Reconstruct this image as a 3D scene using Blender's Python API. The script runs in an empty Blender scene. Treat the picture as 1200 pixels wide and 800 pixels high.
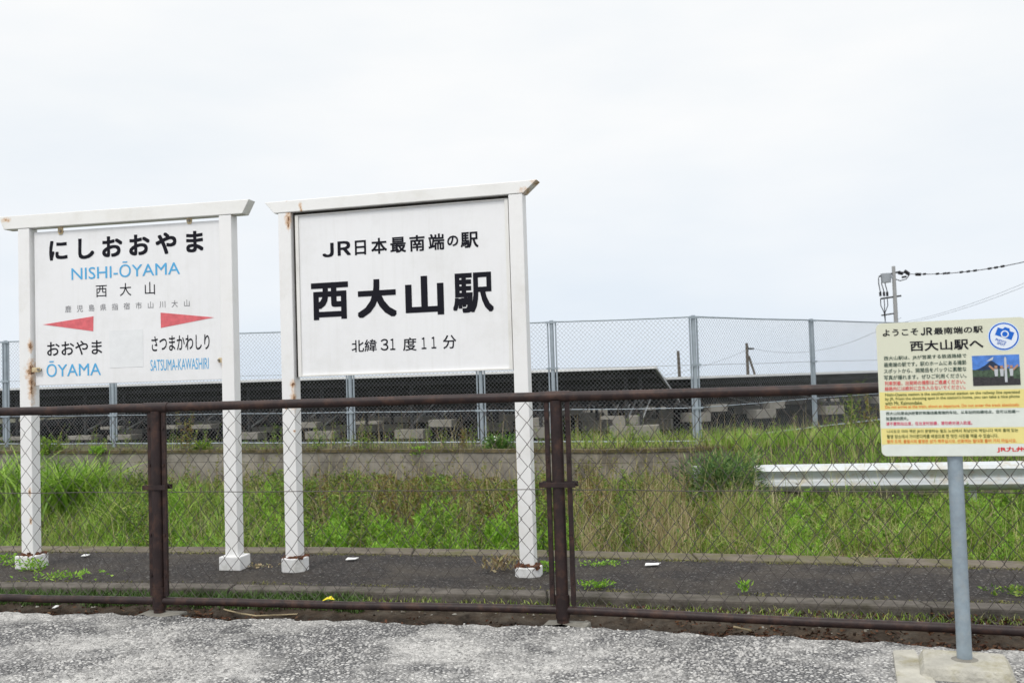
import bpy, bmesh, math, random
import numpy as np
from mathutils import Vector, Matrix
random.seed(7); rng = np.random.default_rng(7)
R = math.radians
S = bpy.context.scene
COL = S.collection

# ------------------------------------------------------------------ camera
FPX = 1167.0; PITCH = math.atan(46 / FPX); ROLL = R(1.8); EYE = Vector((0, 0, 1.2))
_F = Vector((0, math.cos(PITCH), math.sin(PITCH)))
_R0 = Vector((1, 0, 0)); _U0 = Vector((0, -math.sin(PITCH), math.cos(PITCH)))
CR = math.cos(ROLL) * _R0 - math.sin(ROLL) * _U0
CU = math.cos(ROLL) * _U0 + math.sin(ROLL) * _R0
cam_d = bpy.data.cameras.new('camera'); cam = bpy.data.objects.new('camera', cam_d); COL.objects.link(cam)
cam_d.sensor_width = 36; cam_d.lens = 36 * FPX / 1200; cam_d.clip_end = 8000; cam_d.clip_start = 0.05
M4 = Matrix((CR, CU, -_F)).transposed().to_4x4(); M4.translation = EYE; cam.matrix_world = M4
S.camera = cam
cam_d.dof.use_dof = True; cam_d.dof.focus_distance = 6.0; cam_d.dof.aperture_fstop = 5.0

# ------------------------------------------------------------------ world and sun (bright overcast)
W = bpy.data.worlds.new('World'); S.world = W; W.use_nodes = True
nt = W.node_tree; nt.nodes.clear(); N = nt.nodes.new; L = nt.links.new
out = N('ShaderNodeOutputWorld'); bg = N('ShaderNodeBackground'); bg.inputs['Strength'].default_value = 0.1
sky = N('ShaderNodeTexSky'); sky.sky_type = 'NISHITA'; sky.sun_disc = False
SUN_EL, SUN_AZ = R(52), R(205)                # azimuth clockwise from +Y: behind the camera, a little left
sky.sun_elevation = SUN_EL; sky.sun_rotation = SUN_AZ
tc = N('ShaderNodeTexCoord'); sep = N('ShaderNodeSeparateXYZ'); L(tc.outputs['Generated'], sep.inputs[0])
ramp = N('ShaderNodeValToRGB'); L(sep.outputs['Z'], ramp.inputs[0])     # cloud deck: brighter towards the zenith
cr = ramp.color_ramp; cr.elements[0].position = 0.0; cr.elements[0].color = (7.5, 8.15, 8.95, 1)
cr.elements[1].position = 1.0; cr.elements[1].color = (18.5, 18.2, 17.8, 1)
e = cr.elements.new(0.10); e.color = (8.3, 8.65, 9.05, 1)
e = cr.elements.new(0.26); e.color = (9.0, 9.1, 9.15, 1)
e = cr.elements.new(0.42); e.color = (9.3, 9.3, 9.25, 1)
mp = N('ShaderNodeMapping'); mp.inputs['Scale'].default_value = (1, 1, 3.2); L(tc.outputs['Generated'], mp.inputs[0])
nz = N('ShaderNodeTexNoise'); nz.inputs['Scale'].default_value = 2.3; nz.inputs['Detail'].default_value = 5
nz.inputs['Roughness'].default_value = 0.5; L(mp.outputs[0], nz.inputs['Vector'])
r2 = N('ShaderNodeValToRGB'); L(nz.outputs['Fac'], r2.inputs[0])
r2.color_ramp.elements[0].position = 0.30; r2.color_ramp.elements[0].color = (0.90, 0.945, 0.99, 1)
r2.color_ramp.elements[1].position = 0.66; r2.color_ramp.elements[1].color = (1.05, 1.045, 1.04, 1)
mul = N('ShaderNodeMixRGB'); mul.blend_type = 'MULTIPLY'; mul.inputs[0].default_value = 1
L(ramp.outputs[0], mul.inputs[1]); L(r2.outputs[0], mul.inputs[2])
mx = N('ShaderNodeMixRGB'); mx.inputs[0].default_value = 0.97
L(sky.outputs[0], mx.inputs[1]); L(mul.outputs[0], mx.inputs[2])
L(mx.outputs[0], bg.inputs[0]); L(bg.outputs[0], out.inputs[0])
sun_d = bpy.data.lights.new('sun', 'SUN'); sun = bpy.data.objects.new('sun', sun_d); COL.objects.link(sun)
sun_d.energy = 1.5; sun_d.angle = R(14); sun_d.color = (1.0, 0.965, 0.91)
_sd = Vector((math.sin(SUN_AZ) * math.cos(SUN_EL), math.cos(SUN_AZ) * math.cos(SUN_EL), math.sin(SUN_EL)))
sun.rotation_euler = _sd.to_track_quat('Z', 'Y').to_euler(); sun.location = (0, 0, 30)
vs = S.view_settings; vs.view_transform = 'Standard'; vs.look = 'None'; vs.exposure = 0.08; vs.gamma = 1; vs.use_curve_mapping = False
try: S.cycles.max_bounces = 8; S.cycles.transparent_max_bounces = 12
except Exception: pass

# ------------------------------------------------------------------ measuring helpers: photo pixel -> point in the place
def ray(px, py): return _F + CR * ((px - 600) / FPX) - CU * ((py - 400) / FPX)
def at(px, py, z):
    d = ray(px, py); t = (z - EYE.z) / d.z; return EYE + d * t
def atY(px, py, Y):
    d = ray(px, py); return EYE + d * (Y / d.y)
def onplane(px, py, P, n):
    d = ray(px, py); t = (P - EYE).dot(n) / d.dot(n); return EYE + d * t
def linefn(pts, lim=40):
    xs = [p.x for p in pts]; ys = [p.y for p in pts]
    s0 = (ys[1] - ys[0]) / (xs[1] - xs[0]); s1 = (ys[-1] - ys[-2]) / (xs[-1] - xs[-2])
    def f(x):
        x = np.clip(x, -lim, lim)
        y = np.interp(x, xs, ys)
        y = np.where(x < xs[0], ys[0] + (x - xs[0]) * s0, y); y = np.where(x > xs[-1], ys[-1] + (x - xs[-1]) * s1, y)
        return y
    return f

# ------------------------------------------------------------------ materials
def newmat(name):
    m = bpy.data.materials.new(name); m.use_nodes = True
    return m, m.node_tree, m.node_tree.nodes['Principled BSDF']
def mat(name, col, rough=0.6, metal=0.0, var=0.12, scale=6.0, bump=0.0, bscale=60.0, dirt=None, dirt_amt=0.5, dscale=3.0, coord='Object', spec=0.5):
    m, t, b = newmat(name)
    n = t.nodes.new; l = t.links.new
    c = n('ShaderNodeTexCoord'); z = n('ShaderNodeTexNoise'); z.inputs['Scale'].default_value = scale; z.inputs['Detail'].default_value = 6
    z.inputs['Roughness'].default_value = 0.62
    l(c.outputs[coord], z.inputs['Vector'])
    rp = n('ShaderNodeValToRGB'); l(z.outputs['Fac'], rp.inputs[0])
    rp.color_ramp.elements[0].position = 0.3; rp.color_ramp.elements[1].position = 0.7
    rp.color_ramp.elements[0].color = [max(0, x * (1 - var)) for x in col] + [1]
    rp.color_ramp.elements[1].color = [min(1, x * (1 + var)) for x in col] + [1]
    o = rp.outputs[0]
    if dirt:
        z2 = n('ShaderNodeTexNoise'); z2.inputs['Scale'].default_value = dscale; z2.inputs['Detail'].default_value = 8; z2.inputs['Roughness'].default_value = 0.7
        l(c.outputs[coord], z2.inputs['Vector'])
        r3 = n('ShaderNodeValToRGB'); l(z2.outputs['Fac'], r3.inputs[0])
        r3.color_ramp.elements[0].position = 0.48; r3.color_ramp.elements[0].color = (0, 0, 0, 1)
        r3.color_ramp.elements[1].position = 0.68; r3.color_ramp.elements[1].color = (dirt_amt,) * 3 + (1,)
        mm = n('ShaderNodeMixRGB'); l(r3.outputs[0], mm.inputs[0]); l(o, mm.inputs[1]); mm.inputs[2].default_value = list(dirt) + [1]; o = mm.outputs[0]
    l(o, b.inputs['Base Color'])
    b.inputs['Roughness'].default_value = rough; b.inputs['Metallic'].default_value = metal
    b.inputs['Specular IOR Level'].default_value = spec
    if bump:
        z3 = n('ShaderNodeTexNoise'); z3.inputs['Scale'].default_value = bscale; z3.inputs['Detail'].default_value = 4
        l(c.outputs[coord], z3.inputs['Vector'])
        bp = n('ShaderNodeBump'); bp.inputs['Strength'].default_value = bump; bp.inputs['Distance'].default_value = 0.01
        l(z3.outputs['Fac'], bp.inputs['Height']); l(bp.outputs[0], b.inputs['Normal'])
    return m
def flat(name, col, rough=0.5): return mat(name, col, rough, var=0.04, scale=20, spec=0.12)
def rusty(name, col, spots, rough=0.45, base_h=0.0, grime=(0.32, 0.29, 0.2), seed=0.0):
    """painted steel with rust bleeding at given places of the thing (x, y, z, sideways reach, downward reach)"""
    m = mat(name, col, rough, var=0.025, scale=9, dirt=grime, dirt_amt=0.18, dscale=4.5)
    t = m.node_tree; b = t.nodes['Principled BSDF']; n = t.nodes.new; l = t.links.new
    src = b.inputs['Base Color'].links[0].from_socket
    c = n('ShaderNodeTexCoord'); nzz = n('ShaderNodeTexNoise'); nzz.inputs['Scale'].default_value = 38; nzz.inputs['Detail'].default_value = 6
    nzz.inputs['Roughness'].default_value = 0.7
    l(c.outputs['Object'], nzz.inputs['Vector'])
    acc = None
    def madd(op, a, bb):
        k = n('ShaderNodeMath'); k.operation = op
        for i, q in enumerate((a, bb)):
            if hasattr(q, 'links'): l(q, k.inputs[i])
            else: k.inputs[i].default_value = q
        return k.outputs[0]
    for (x, y, z, rx, rz) in spots:
        mpn = n('ShaderNodeMapping'); mpn.inputs['Location'].default_value = (-x / rx, -y / (rx * 1.5), -z / rz); mpn.inputs['Scale'].default_value = (1 / rx, 1 / (rx * 1.5), 1 / rz)
        l(c.outputs['Object'], mpn.inputs[0])
        ln = n('ShaderNodeVectorMath'); ln.operation = 'LENGTH'; l(mpn.outputs[0], ln.inputs[0])
        v = madd('SUBTRACT', 1.0, ln.outputs['Value'])
        acc = v if acc is None else madd('MAXIMUM', acc, v)
    if base_h:
        sp = n('ShaderNodeSeparateXYZ'); l(c.outputs['Object'], sp.inputs[0])
        v = madd('SUBTRACT', 1.0, madd('DIVIDE', sp.outputs['Z'], base_h))
        acc = v if acc is None else madd('MAXIMUM', acc, v)
    if acc is not None:
        f = madd('ADD', acc, madd('MULTIPLY', madd('SUBTRACT', nzz.outputs['Fac'], 0.5), 2.2))
        halo = n('ShaderNodeMapRange'); halo.inputs[1].default_value = 0.05; halo.inputs[2].default_value = 0.9; l(f, halo.inputs[0])
        core = n('ShaderNodeMapRange'); core.inputs[1].default_value = 0.6; core.inputs[2].default_value = 0.95; l(f, core.inputs[0])
        m1 = n('ShaderNodeMixRGB'); l(madd('MULTIPLY', halo.outputs[0], 0.9), m1.inputs[0]); l(src, m1.inputs[1]); m1.inputs[2].default_value = (0.55, 0.26, 0.04, 1)
        m2 = n('ShaderNodeMixRGB'); l(core.outputs[0], m2.inputs[0]); l(m1.outputs[0], m2.inputs[1]); m2.inputs[2].default_value = (0.10, 0.035, 0.014, 1)
        l(m2.outputs[0], b.inputs['Base Color'])
    return m
def leafmat(name, cols, trans=0.3, rough=0.5):
    m, t, b = newmat(name); n = t.nodes.new; l = t.links.new
    g = n('ShaderNodeNewGeometry'); rp = n('ShaderNodeValToRGB'); l(g.outputs['Random Per Island'], rp.inputs[0])
    els = rp.color_ramp.elements
    while len(els) < len(cols): els.new(0.5)
    for i, cc in enumerate(cols): els[i].position = i / (len(cols) - 1); els[i].color = [min(.8, q * (1.16 if trans >= .2 else 1)) for q in cc] + [1]
    l(rp.outputs[0], b.inputs['Base Color']); b.inputs['Roughness'].default_value = rough; b.inputs['Specular IOR Level'].default_value = 0.35
    tr = n('ShaderNodeBsdfTranslucent'); l(rp.outputs[0], tr.inputs[0])
    ms = n('ShaderNodeMixShader'); ms.inputs[0].default_value = trans
    l(b.outputs[0], ms.inputs[1]); l(tr.outputs[0], ms.inputs[2]); l(ms.outputs[0], t.nodes['Material Output'].inputs[0])
    return m

# ------------------------------------------------------------------ object helpers
def origin_of(o):
    v = Vector((0, 0, 0))
    while o is not None: v = v + o.location; o = o.parent
    return v
def tag(o, label=None, cat=None, group=None, kind=None):
    if label: o['label'] = label
    if cat: o['category'] = cat
    if group: o['group'] = group
    if kind: o['kind'] = kind
    return o
def thing(name, loc, label, cat, group=None):
    o = bpy.data.objects.new(name, None); COL.objects.link(o); o.location = loc; o.empty_display_size = 0.1
    return tag(o, label, cat, group)
class MB:
    def __init__(s): s.v = []; s.f = []
    def add(s, vs, fs):
        k = len(s.v); s.v += [Vector(q) for q in vs]; s.f += [[i + k for i in f] for f in fs]; return s
    def box(s, c, size, ax=None):
        """ax: three unit vectors (or None)"""
        c = Vector(c); a = ax or (Vector((1, 0, 0)), Vector((0, 1, 0)), Vector((0, 0, 1)))
        h = [q / 2 for q in size]
        vs = [c + a[0] * (i * h[0]) + a[1] * (j * h[1]) + a[2] * (k * h[2]) for i in (-1, 1) for j in (-1, 1) for k in (-1, 1)]
        return s.add(vs, [(0, 1, 3, 2), (4, 6, 7, 5), (0, 4, 5, 1), (2, 3, 7, 6), (0, 2, 6, 4), (1, 5, 7, 3)])
    def prism(s, poly, ext):
        poly = [Vector(p) for p in poly]; ext = Vector(ext); n = len(poly)
        vs = poly + [p + ext for p in poly]
        return s.add(vs, [list(range(n))[::-1], list(range(n, 2 * n))] + [[i, (i + 1) % n, n + (i + 1) % n, n + i] for i in range(n)])
    def tube(s, pts, r, sides=10, cap=True):
        pts = [Vector(p) for p in pts]; rs = r if isinstance(r, (list, tuple)) else [r] * len(pts)
        k0 = len(s.v); up = None
        for i, p in enumerate(pts):
            d = (pts[min(i + 1, len(pts) - 1)] - pts[max(i - 1, 0)]).normalized()
            if up is None: up = Vector((0, 0, 1)) if abs(d.z) < 0.9 else Vector((1, 0, 0))
            a = d.cross(up).normalized(); b = a.cross(d).normalized(); up = b
            for q in range(sides):
                th = 2 * math.pi * q / sides; s.v.append(p + a * (rs[i] * math.cos(th)) + b * (rs[i] * math.sin(th)))
        for i in range(len(pts) - 1):
            for q in range(sides):
                A = k0 + i * sides + q; B = k0 + i * sides + (q + 1) % sides
                s.f.append([A, B, B + sides, A + sides])
        if cap:
            s.f.append([k0 + q for q in range(sides)][::-1]); e0 = k0 + (len(pts) - 1) * sides; s.f.append([e0 + q for q in range(sides)])
        return s
    def build(s, name, m, parent=None, loc=None, smooth=False, bevel=0.0, kind=None):
        o0 = origin_of(parent) if parent else Vector(loc or (0, 0, 0))
        me = bpy.data.meshes.new(name); me.from_pydata([tuple(q - o0) for q in s.v], [], s.f); me.update()
        bm = bmesh.new(); bm.from_mesh(me)
        bmesh.ops.recalc_face_normals(bm, faces=bm.faces)
        if bevel:
            es = [e for e in bm.edges if len(e.link_faces) == 2 and e.calc_face_angle(0) > 0.6]
            bmesh.ops.bevel(bm, geom=es, offset=bevel, segments=2, profile=0.6, affect='EDGES', clamp_overlap=True)
        bm.to_mesh(me); bm.free()
        if smooth:
            for p in me.polygons: p.use_smooth = True
            try: me.set_sharp_from_angle(angle=R(40))
            except Exception: pass
        me.materials.append(m)
        o = bpy.data.objects.new(name, me); COL.objects.link(o)
        if parent: o.parent = parent
        else: o.location = o0
        if kind: o['kind'] = kind
        return o
def npmesh(name, verts, faces, m, parent=None, loc=None, smooth=False):
    """verts (n,3) array, faces (k,4) array"""
    o0 = origin_of(parent) if parent else Vector(loc or (0, 0, 0))
    verts = np.asarray(verts, dtype=np.float64) - np.array(o0)
    me = bpy.data.meshes.new(name); nf, w = faces.shape
    me.vertices.add(len(verts)); me.vertices.foreach_set('co', verts.astype(np.float32).ravel())
    me.loops.add(nf * w); me.loops.foreach_set('vertex_index', faces.astype(np.int32).ravel())
    me.polygons.add(nf); me.polygons.foreach_set('loop_start', np.arange(nf, dtype=np.int32) * w)
    me.update(calc_edges=True); me.validate()
    if smooth: me.polygons.foreach_set('use_smooth', np.ones(len(me.polygons), dtype=bool))
    me.materials.append(m)
    o = bpy.data.objects.new(name, me); COL.objects.link(o)
    if parent: o.parent = parent
    else: o.location = o0
    return o
def copy_tree(o, parent=None):
    c = o.copy(); COL.objects.link(c); c.parent = parent
    for ch in list(o.children): copy_tree(ch, c)
    return c

# ---- text laid on a plane: origin O, e1 right, e2 up, n towards the reader
def textmesh(s, bold=0.0, shear=0.0, space=1.0):
    cu = bpy.data.curves.new('lettering', 'FONT'); cu.body = s; cu.size = 1; cu.resolution_u = 3
    cu.offset = bold; cu.shear = shear; cu.space_character = space; cu.fill_mode = 'FRONT'
    o = bpy.data.objects.new('lettering', cu); COL.objects.link(o)
    dg = bpy.context.evaluated_depsgraph_get(); dg.update()
    me = bpy.data.meshes.new_from_object(o.evaluated_get(dg))
    v = np.array([q.co[:] for q in me.vertices]); f = [list(p.vertices) for p in me.polygons]
    bpy.data.objects.remove(o); bpy.data.curves.remove(cu); bpy.data.meshes.remove(me)
    return v, f
class Plane:
    def __init__(s, O, e1, n): s.O = Vector(O); s.e1 = Vector(e1).normalized(); s.n = Vector(n).normalized(); s.e2 = Vector((0, 0, 1))
    def uv(s, px, py, off=0.0):
        p = onplane(px, py, s.O + s.n * off, s.n) - s.O; return p.dot(s.e1), p.dot(s.e2)
    def pt(s, u, v, off=0.0): return s.O + s.e1 * u + s.e2 * v + s.n * off
    def text(s, body, BL, TR, m, parent, off, bold=0.0, spread=False, name='lettering', rot=0.0):
        u0, v0 = s.uv(*BL, off); u1, v1 = s.uv(*TR, off)
        return s.text_uv(body, u0, v0, u1, v1, m, parent, off, bold, spread, name, rot)
    def text_uv(s, body, u0, v0, u1, v1, m, parent, off, bold=0.0, spread=False, name='lettering', rot=0.0):
        v, f = textmesh(body)
        lo = v.min(0); hi = v.max(0); chars = [(v, f)]
        if spread:
            adv = textmesh('山山')[0][:, 0].max() - textmesh('山')[0][:, 0].max()
            w = hi[0] - lo[0]; extra = ((u1 - u0) / (v1 - v0) * (hi[1] - lo[1]) - w) / (len(body) - 1)
            chars = []
            for i, ch in enumerate(body):
                cv, cf = textmesh(ch); cv = cv + np.array((i * (adv + extra), 0, 0)); chars.append((cv, cf))
            lo = np.min([q[0].min(0) for q in chars], 0); hi = np.max([q[0].max(0) for q in chars], 0)
        lo = lo - bold; hi = hi + bold; res = None
        shifts = [(0, 0)] + ([(bold * i, bold * j) for i in (-1, 0, 1) for j in (-1, 0, 1) if i or j] if bold else [])
        for cv, cf in chars:
            mb = MB()
            for k, (dx, dy) in enumerate(shifts):
                U = u0 + (cv[:, 0] + dx - lo[0]) / (hi[0] - lo[0]) * (u1 - u0); V = v0 + (cv[:, 1] + dy - lo[1]) / (hi[1] - lo[1]) * (v1 - v0)
                if rot:
                    cu, cw = (u0 + u1) / 2, (v0 + v1) / 2; a_, b_ = U - cu, V - cw
                    U = cu + a_ * math.cos(rot) - b_ * math.sin(rot); V = cw + a_ * math.sin(rot) + b_ * math.cos(rot)
                mb.add([s.pt(p, q, off + k * 0.00006) for p, q in zip(U, V)], cf)
            res = mb.build(name, m, parent)
        return res
    def shape(s, uvs, off, thick, mb=None):
        mb = mb or MB(); mb.prism([s.pt(u, v, off) for u, v in uvs], s.n * thick); return mb

# ================================================================== SETTING
fence_pts = [at(-70, 711.5, 0), at(187, 717, 0), at(660, 729, 0), at(1300, 762, 0)]
edge_front = [at(x, y, 0.05) for x, y in ((-60, 687), (0, 687.5), (300, 690), (600, 696.4), (850, 703.5), (1200, 715))]
edge_rear = [at(x, y, 0.05) for x, y in ((-60, 638.8), (0, 639), (330, 640.5), (645, 644), (1115, 655), (1200, 657.5))]
road_edge = [at(x, y, 0) for x, y in ((-60, 714), (0, 715), (200, 720.5), (400, 726), (700, 733.5), (900, 744), (1100, 755), (1250, 762.5))]
fF, fR, fE = linefn(edge_front), linefn(edge_rear), linefn(road_edge)
TER = 0.22
wall_pts = [Vector((-14, 17.4, 0)), Vector((-6.6, 15.4, 0)), at(460, 531, TER), at(715, 529, TER), Vector((4.5, 13.3, 0)), Vector((12, 14.6, 0))]
fW = linefn(wall_pts)
def uplift(x): return TER + 0.14 * np.clip((2.6 - x) / 13.0, 0, 1)
def emb(x, y):
    """height of the far bank below the retaining wall"""
    q = fW(x) - y
    g = np.clip((x - 2.1) / 0.9, 0, 1); low = np.maximum(-0.16 - 0.235 * q, -1.0)
    low = low + g * np.clip(1 - q / 1.0, 0, 1) * 0.40
    return np.where(q < 0, uplift(x), low)

# --- car park surface: worn asphalt with exposed stones
m_road, t, b = newmat('worn_aggregate_asphalt'); n = t.nodes.new; l = t.links.new
c = n('ShaderNodeTexCoord')
wob = n('ShaderNodeTexNoise'); wob.inputs['Scale'].default_value = 60; l(c.outputs['Object'], wob.inputs['Vector'])
wv = n('ShaderNodeMixRGB'); wv.blend_type = 'ADD'; wv.inputs[0].default_value = 0.012; l(c.outputs['Object'], wv.inputs[1]); l(wob.outputs['Color'], wv.inputs[2])
vo = n('ShaderNodeTexVoronoi'); vo.inputs['Scale'].default_value = 52; l(wv.outputs[0], vo.inputs['Vector'])
vd = n('ShaderNodeTexVoronoi'); vd.feature = 'DISTANCE_TO_EDGE'; vd.inputs['Scale'].default_value = 52; l(wv.outputs[0], vd.inputs['Vector'])
sp = n('ShaderNodeSeparateColor'); l(vo.outputs['Color'], sp.inputs[0])
stone = n('ShaderNodeValToRGB'); l(sp.outputs[0], stone.inputs[0])
se = stone.color_ramp.elements; se[0].color = (0.20, 0.196, 0.19, 1); se[1].color = (0.74, 0.73, 0.70, 1)
q = se.new(0.3); q.color = (0.36, 0.355, 0.345, 1)
q = se.new(0.65); q.color = (0.52, 0.51, 0.495, 1)
gap = n('ShaderNodeMapRange'); gap.inputs[1].default_value = 0.03; gap.inputs[2].default_value = 0.26; l(vd.outputs['Distance'], gap.inputs[0])
dk = n('ShaderNodeMixRGB'); l(gap.outputs[0], dk.inputs[0]); dk.inputs[1].default_value = (0.075, 0.075, 0.08, 1); l(stone.outputs[0], dk.inputs[2])
big = n('ShaderNodeTexNoise'); big.inputs['Scale'].default_value = 1.5; big.inputs['Detail'].default_value = 7; big.inputs['Roughness'].default_value = 0.66; l(c.outputs['Object'], big.inputs['Vector'])
bigr = n('ShaderNodeMapRange'); bigr.inputs[1].default_value = 0.46; bigr.inputs[2].default_value = 0.60; bigr.inputs[4].default_value = 0.80; l(big.outputs['Fac'], bigr.inputs[0])
fine = n('ShaderNodeTexNoise'); fine.inputs['Scale'].default_value = 140; fine.inputs['Detail'].default_value = 4; l(c.outputs['Object'], fine.inputs['Vector'])
dustc = n('ShaderNodeValToRGB'); l(fine.outputs['Fac'], dustc.inputs[0]); dustc.color_ramp.elements[0].position = 0.3; dustc.color_ramp.elements[1].position = 0.7
dustc.color_ramp.elements[0].color = (0.50, 0.49, 0.47, 1); dustc.color_ramp.elements[1].color = (0.70, 0.685, 0.655, 1)
dm = n('ShaderNodeMixRGB'); l(bigr.outputs[0], dm.inputs[0]); l(dk.outputs[0], dm.inputs[1]); l(dustc.outputs[0], dm.inputs[2])
b2 = n('ShaderNodeTexNoise'); b2.inputs['Scale'].default_value = 2.6; b2.inputs['Detail'].default_value = 6; b2.inputs['Roughness'].default_value = 0.7
mpb = n('ShaderNodeMapping'); mpb.inputs['Location'].default_value = (5, 3, 0); l(c.outputs['Object'], mpb.inputs[0]); l(mpb.outputs[0], b2.inputs['Vector'])
b2r = n('ShaderNodeMapRange'); b2r.inputs[1].default_value = 0.50; b2r.inputs[2].default_value = 0.64; b2r.inputs[4].default_value = 0.5; l(b2.outputs['Fac'], b2r.inputs[0])
dm2 = n('ShaderNodeMixRGB'); dm2.blend_type = 'MULTIPLY'; l(b2r.outputs[0], dm2.inputs[0]); l(dm.outputs[0], dm2.inputs[1]); dm2.inputs[2].default_value = (0.52, 0.52, 0.52, 1)
l(dm2.outputs[0], b.inputs['Base Color']); b.inputs['Roughness'].default_value = 0.85; b.inputs['Specular IOR Level'].default_value = 0.3
hh = n('ShaderNodeMath'); hh.operation = 'MULTIPLY'; l(gap.outputs[0], hh.inputs[0]); l(sp.outputs[1], hh.inputs[1])
h2 = n('ShaderNodeMath'); h2.operation = 'MULTIPLY_ADD'; l(fine.outputs['Fac'], h2.inputs[0]); h2.inputs[1].default_value = 0.35; l(hh.outputs[0], h2.inputs[2])
bp = n('ShaderNodeBump'); bp.inputs['Strength'].default_value = 0.9; bp.inputs['Distance'].default_value = 0.016; l(h2.outputs[0], bp.inputs['Height']); l(bp.outputs[0], b.inputs['Normal'])

xs = np.concatenate([[-3000, -300, -40], np.arange(-8, 8.01, 0.04), [40, 300, 3000]])
ey = fE(xs) + np.where(abs(xs) < 9, 0.035 * np.sin(xs * 9.1) * np.sin(xs * 3.7 + 1) + 0.018 * np.sin(xs * 31 + 2) + 0.012 * np.sin(xs * 67), 0)
vv = []; ff = []
for i, x in enumerate(xs):
    vv += [(x, -3000, 0), (x, ey[i] - 0.03, 0.0), (x, ey[i], -0.012), (x, ey[i] + 0.02, -0.06)]
    if i:
        for k in range(3): a = (i - 1) * 4 + k; ff.append((a, a + 4, a + 5, a + 1))
npmesh('road', vv, np.array(ff), m_road)['kind'] = 'structure'

# --- strip of soil between the car park and the platform
def soil_z(s): return -0.02 - 0.03 * np.sin(np.clip(s / 0.55, 0, 1) * math.pi) + 0.03 * np.clip((s - 0.45) / 0.55, 0, 1)
m_soil = mat('damp_soil', (0.040, 0.029, 0.020), 0.95, var=0.6, scale=16, bump=0.9, bscale=45, spec=0.2, dirt=(0.085, 0.075, 0.06), dirt_amt=0.7, dscale=9)
xs = np.concatenate([[-3000, -40], np.arange(-8, 8.01, 0.06), [40, 3000]]); vv = []; ff = []; K = 9
for i, x in enumerate(xs):
    y0, y1 = float(fE(x)) - 0.12, float(fF(x)) + 0.03
    for k in range(K):
        s = k / (K - 1); vv.append((x, y0 + (y1 - y0) * s, soil_z(s) + (0.012 * random.uniform(-1, 1) if 0 < k < K - 1 else 0)))
    if i:
        for k in range(K - 1): a = (i - 1) * K + k; ff.append((a, a + K, a + K + 1, a + 1))
npmesh('soil_strip', vv, np.array(ff), m_soil, smooth=True)['kind'] = 'structure'

# --- platform: dark asphalt between two concrete edges
m_asph, t, b = newmat('platform_asphalt'); n = t.nodes.new; l = t.links.new
c = n('ShaderNodeTexCoord'); v1 = n('ShaderNodeTexVoronoi'); v1.inputs['Scale'].default_value = 105; l(c.outputs['Object'], v1.inputs['Vector'])
s1 = n('ShaderNodeSeparateColor'); l(v1.outputs['Color'], s1.inputs[0])
r1 = n('ShaderNodeValToRGB'); l(s1.outputs[0], r1.inputs[0]); r1.color_ramp.elements[0].color = (0.013, 0.0115, 0.011, 1); r1.color_ramp.elements[1].color = (0.17, 0.165, 0.16, 1)
q = r1.color_ramp.elements.new(0.6); q.color = (0.032, 0.028, 0.027, 1)
q = r1.color_ramp.elements.new(0.93); q.color = (0.058, 0.052, 0.048, 1)
z1 = n('ShaderNodeTexNoise'); z1.inputs['Scale'].default_value = 2.2; z1.inputs['Detail'].default_value = 8; z1.inputs['Roughness'].default_value = 0.7; l(c.outputs['Object'], z1.inputs['Vector'])
zr = n('ShaderNodeMapRange'); zr.inputs[1].default_value = 0.45; zr.inputs[2].default_value = 0.75; zr.inputs[4].default_value = 0.75; l(z1.outputs['Fac'], zr.inputs[0])
mm = n('ShaderNodeMixRGB'); l(zr.outputs[0], mm.inputs[0]); l(r1.outputs[0], mm.inputs[1]); mm.inputs[2].default_value = (0.085, 0.072, 0.056, 1)
l(mm.outputs[0], b.inputs['Base Color']); b.inputs['Roughness'].default_value = 0.9; b.inputs['Specular IOR Level'].default_value = 0.2
bp = n('ShaderNodeBump'); bp.inputs['Strength'].default_value = 0.8; bp.inputs['Distance'].default_value = 0.008; l(s1.outputs[1], bp.inputs['Height']); l(bp.outputs[0], b.inputs['Normal'])
m_kerb = mat('old_concrete', (0.112, 0.10, 0.087), 0.95, var=0.35, scale=9, bump=0.7, bscale=50, dirt=(0.05, 0.046, 0.03), dirt_amt=0.8, dscale=6, spec=0.2)
m_kerb2 = mat('mossy_concrete', (0.13, 0.112, 0.088), 0.95, var=0.35, scale=8, bump=0.7, bscale=50, dirt=(0.10, 0.10, 0.03), dirt_amt=0.85, dscale=3, spec=0.2)
xs = np.concatenate([[-300, -40], np.arange(-9, 9.01, 0.1), [40, 300]])
FB, RB = 0.15, 0.24
def strip(fn0, o0, fn1, o1, z, zlow0=None, zlow1=None):
    vv = []; ff = []; cnt = 2 + (zlow0 is not None) + (zlow1 is not None)
    for i, x in enumerate(xs):
        row = []
        if zlow0 is not None: row.append((x, float(fn0(x)) + o0, zlow0))
        row += [(x, float(fn0(x)) + o0, z), (x, float(fn1(x)) + o1, z)]
        if zlow1 is not None: row.append((x, float(fn1(x)) + o1, zlow1))
        vv += row
        if i:
            for k in range(cnt - 1): a = (i - 1) * cnt + k; ff.append((a, a + cnt, a + cnt + 1, a + 1))
    return vv, np.array(ff)
vv, ff = strip(fF, FB, fR, -RB, 0.046); npmesh('platform', vv, ff, m_asph)['kind'] = 'structure'
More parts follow.
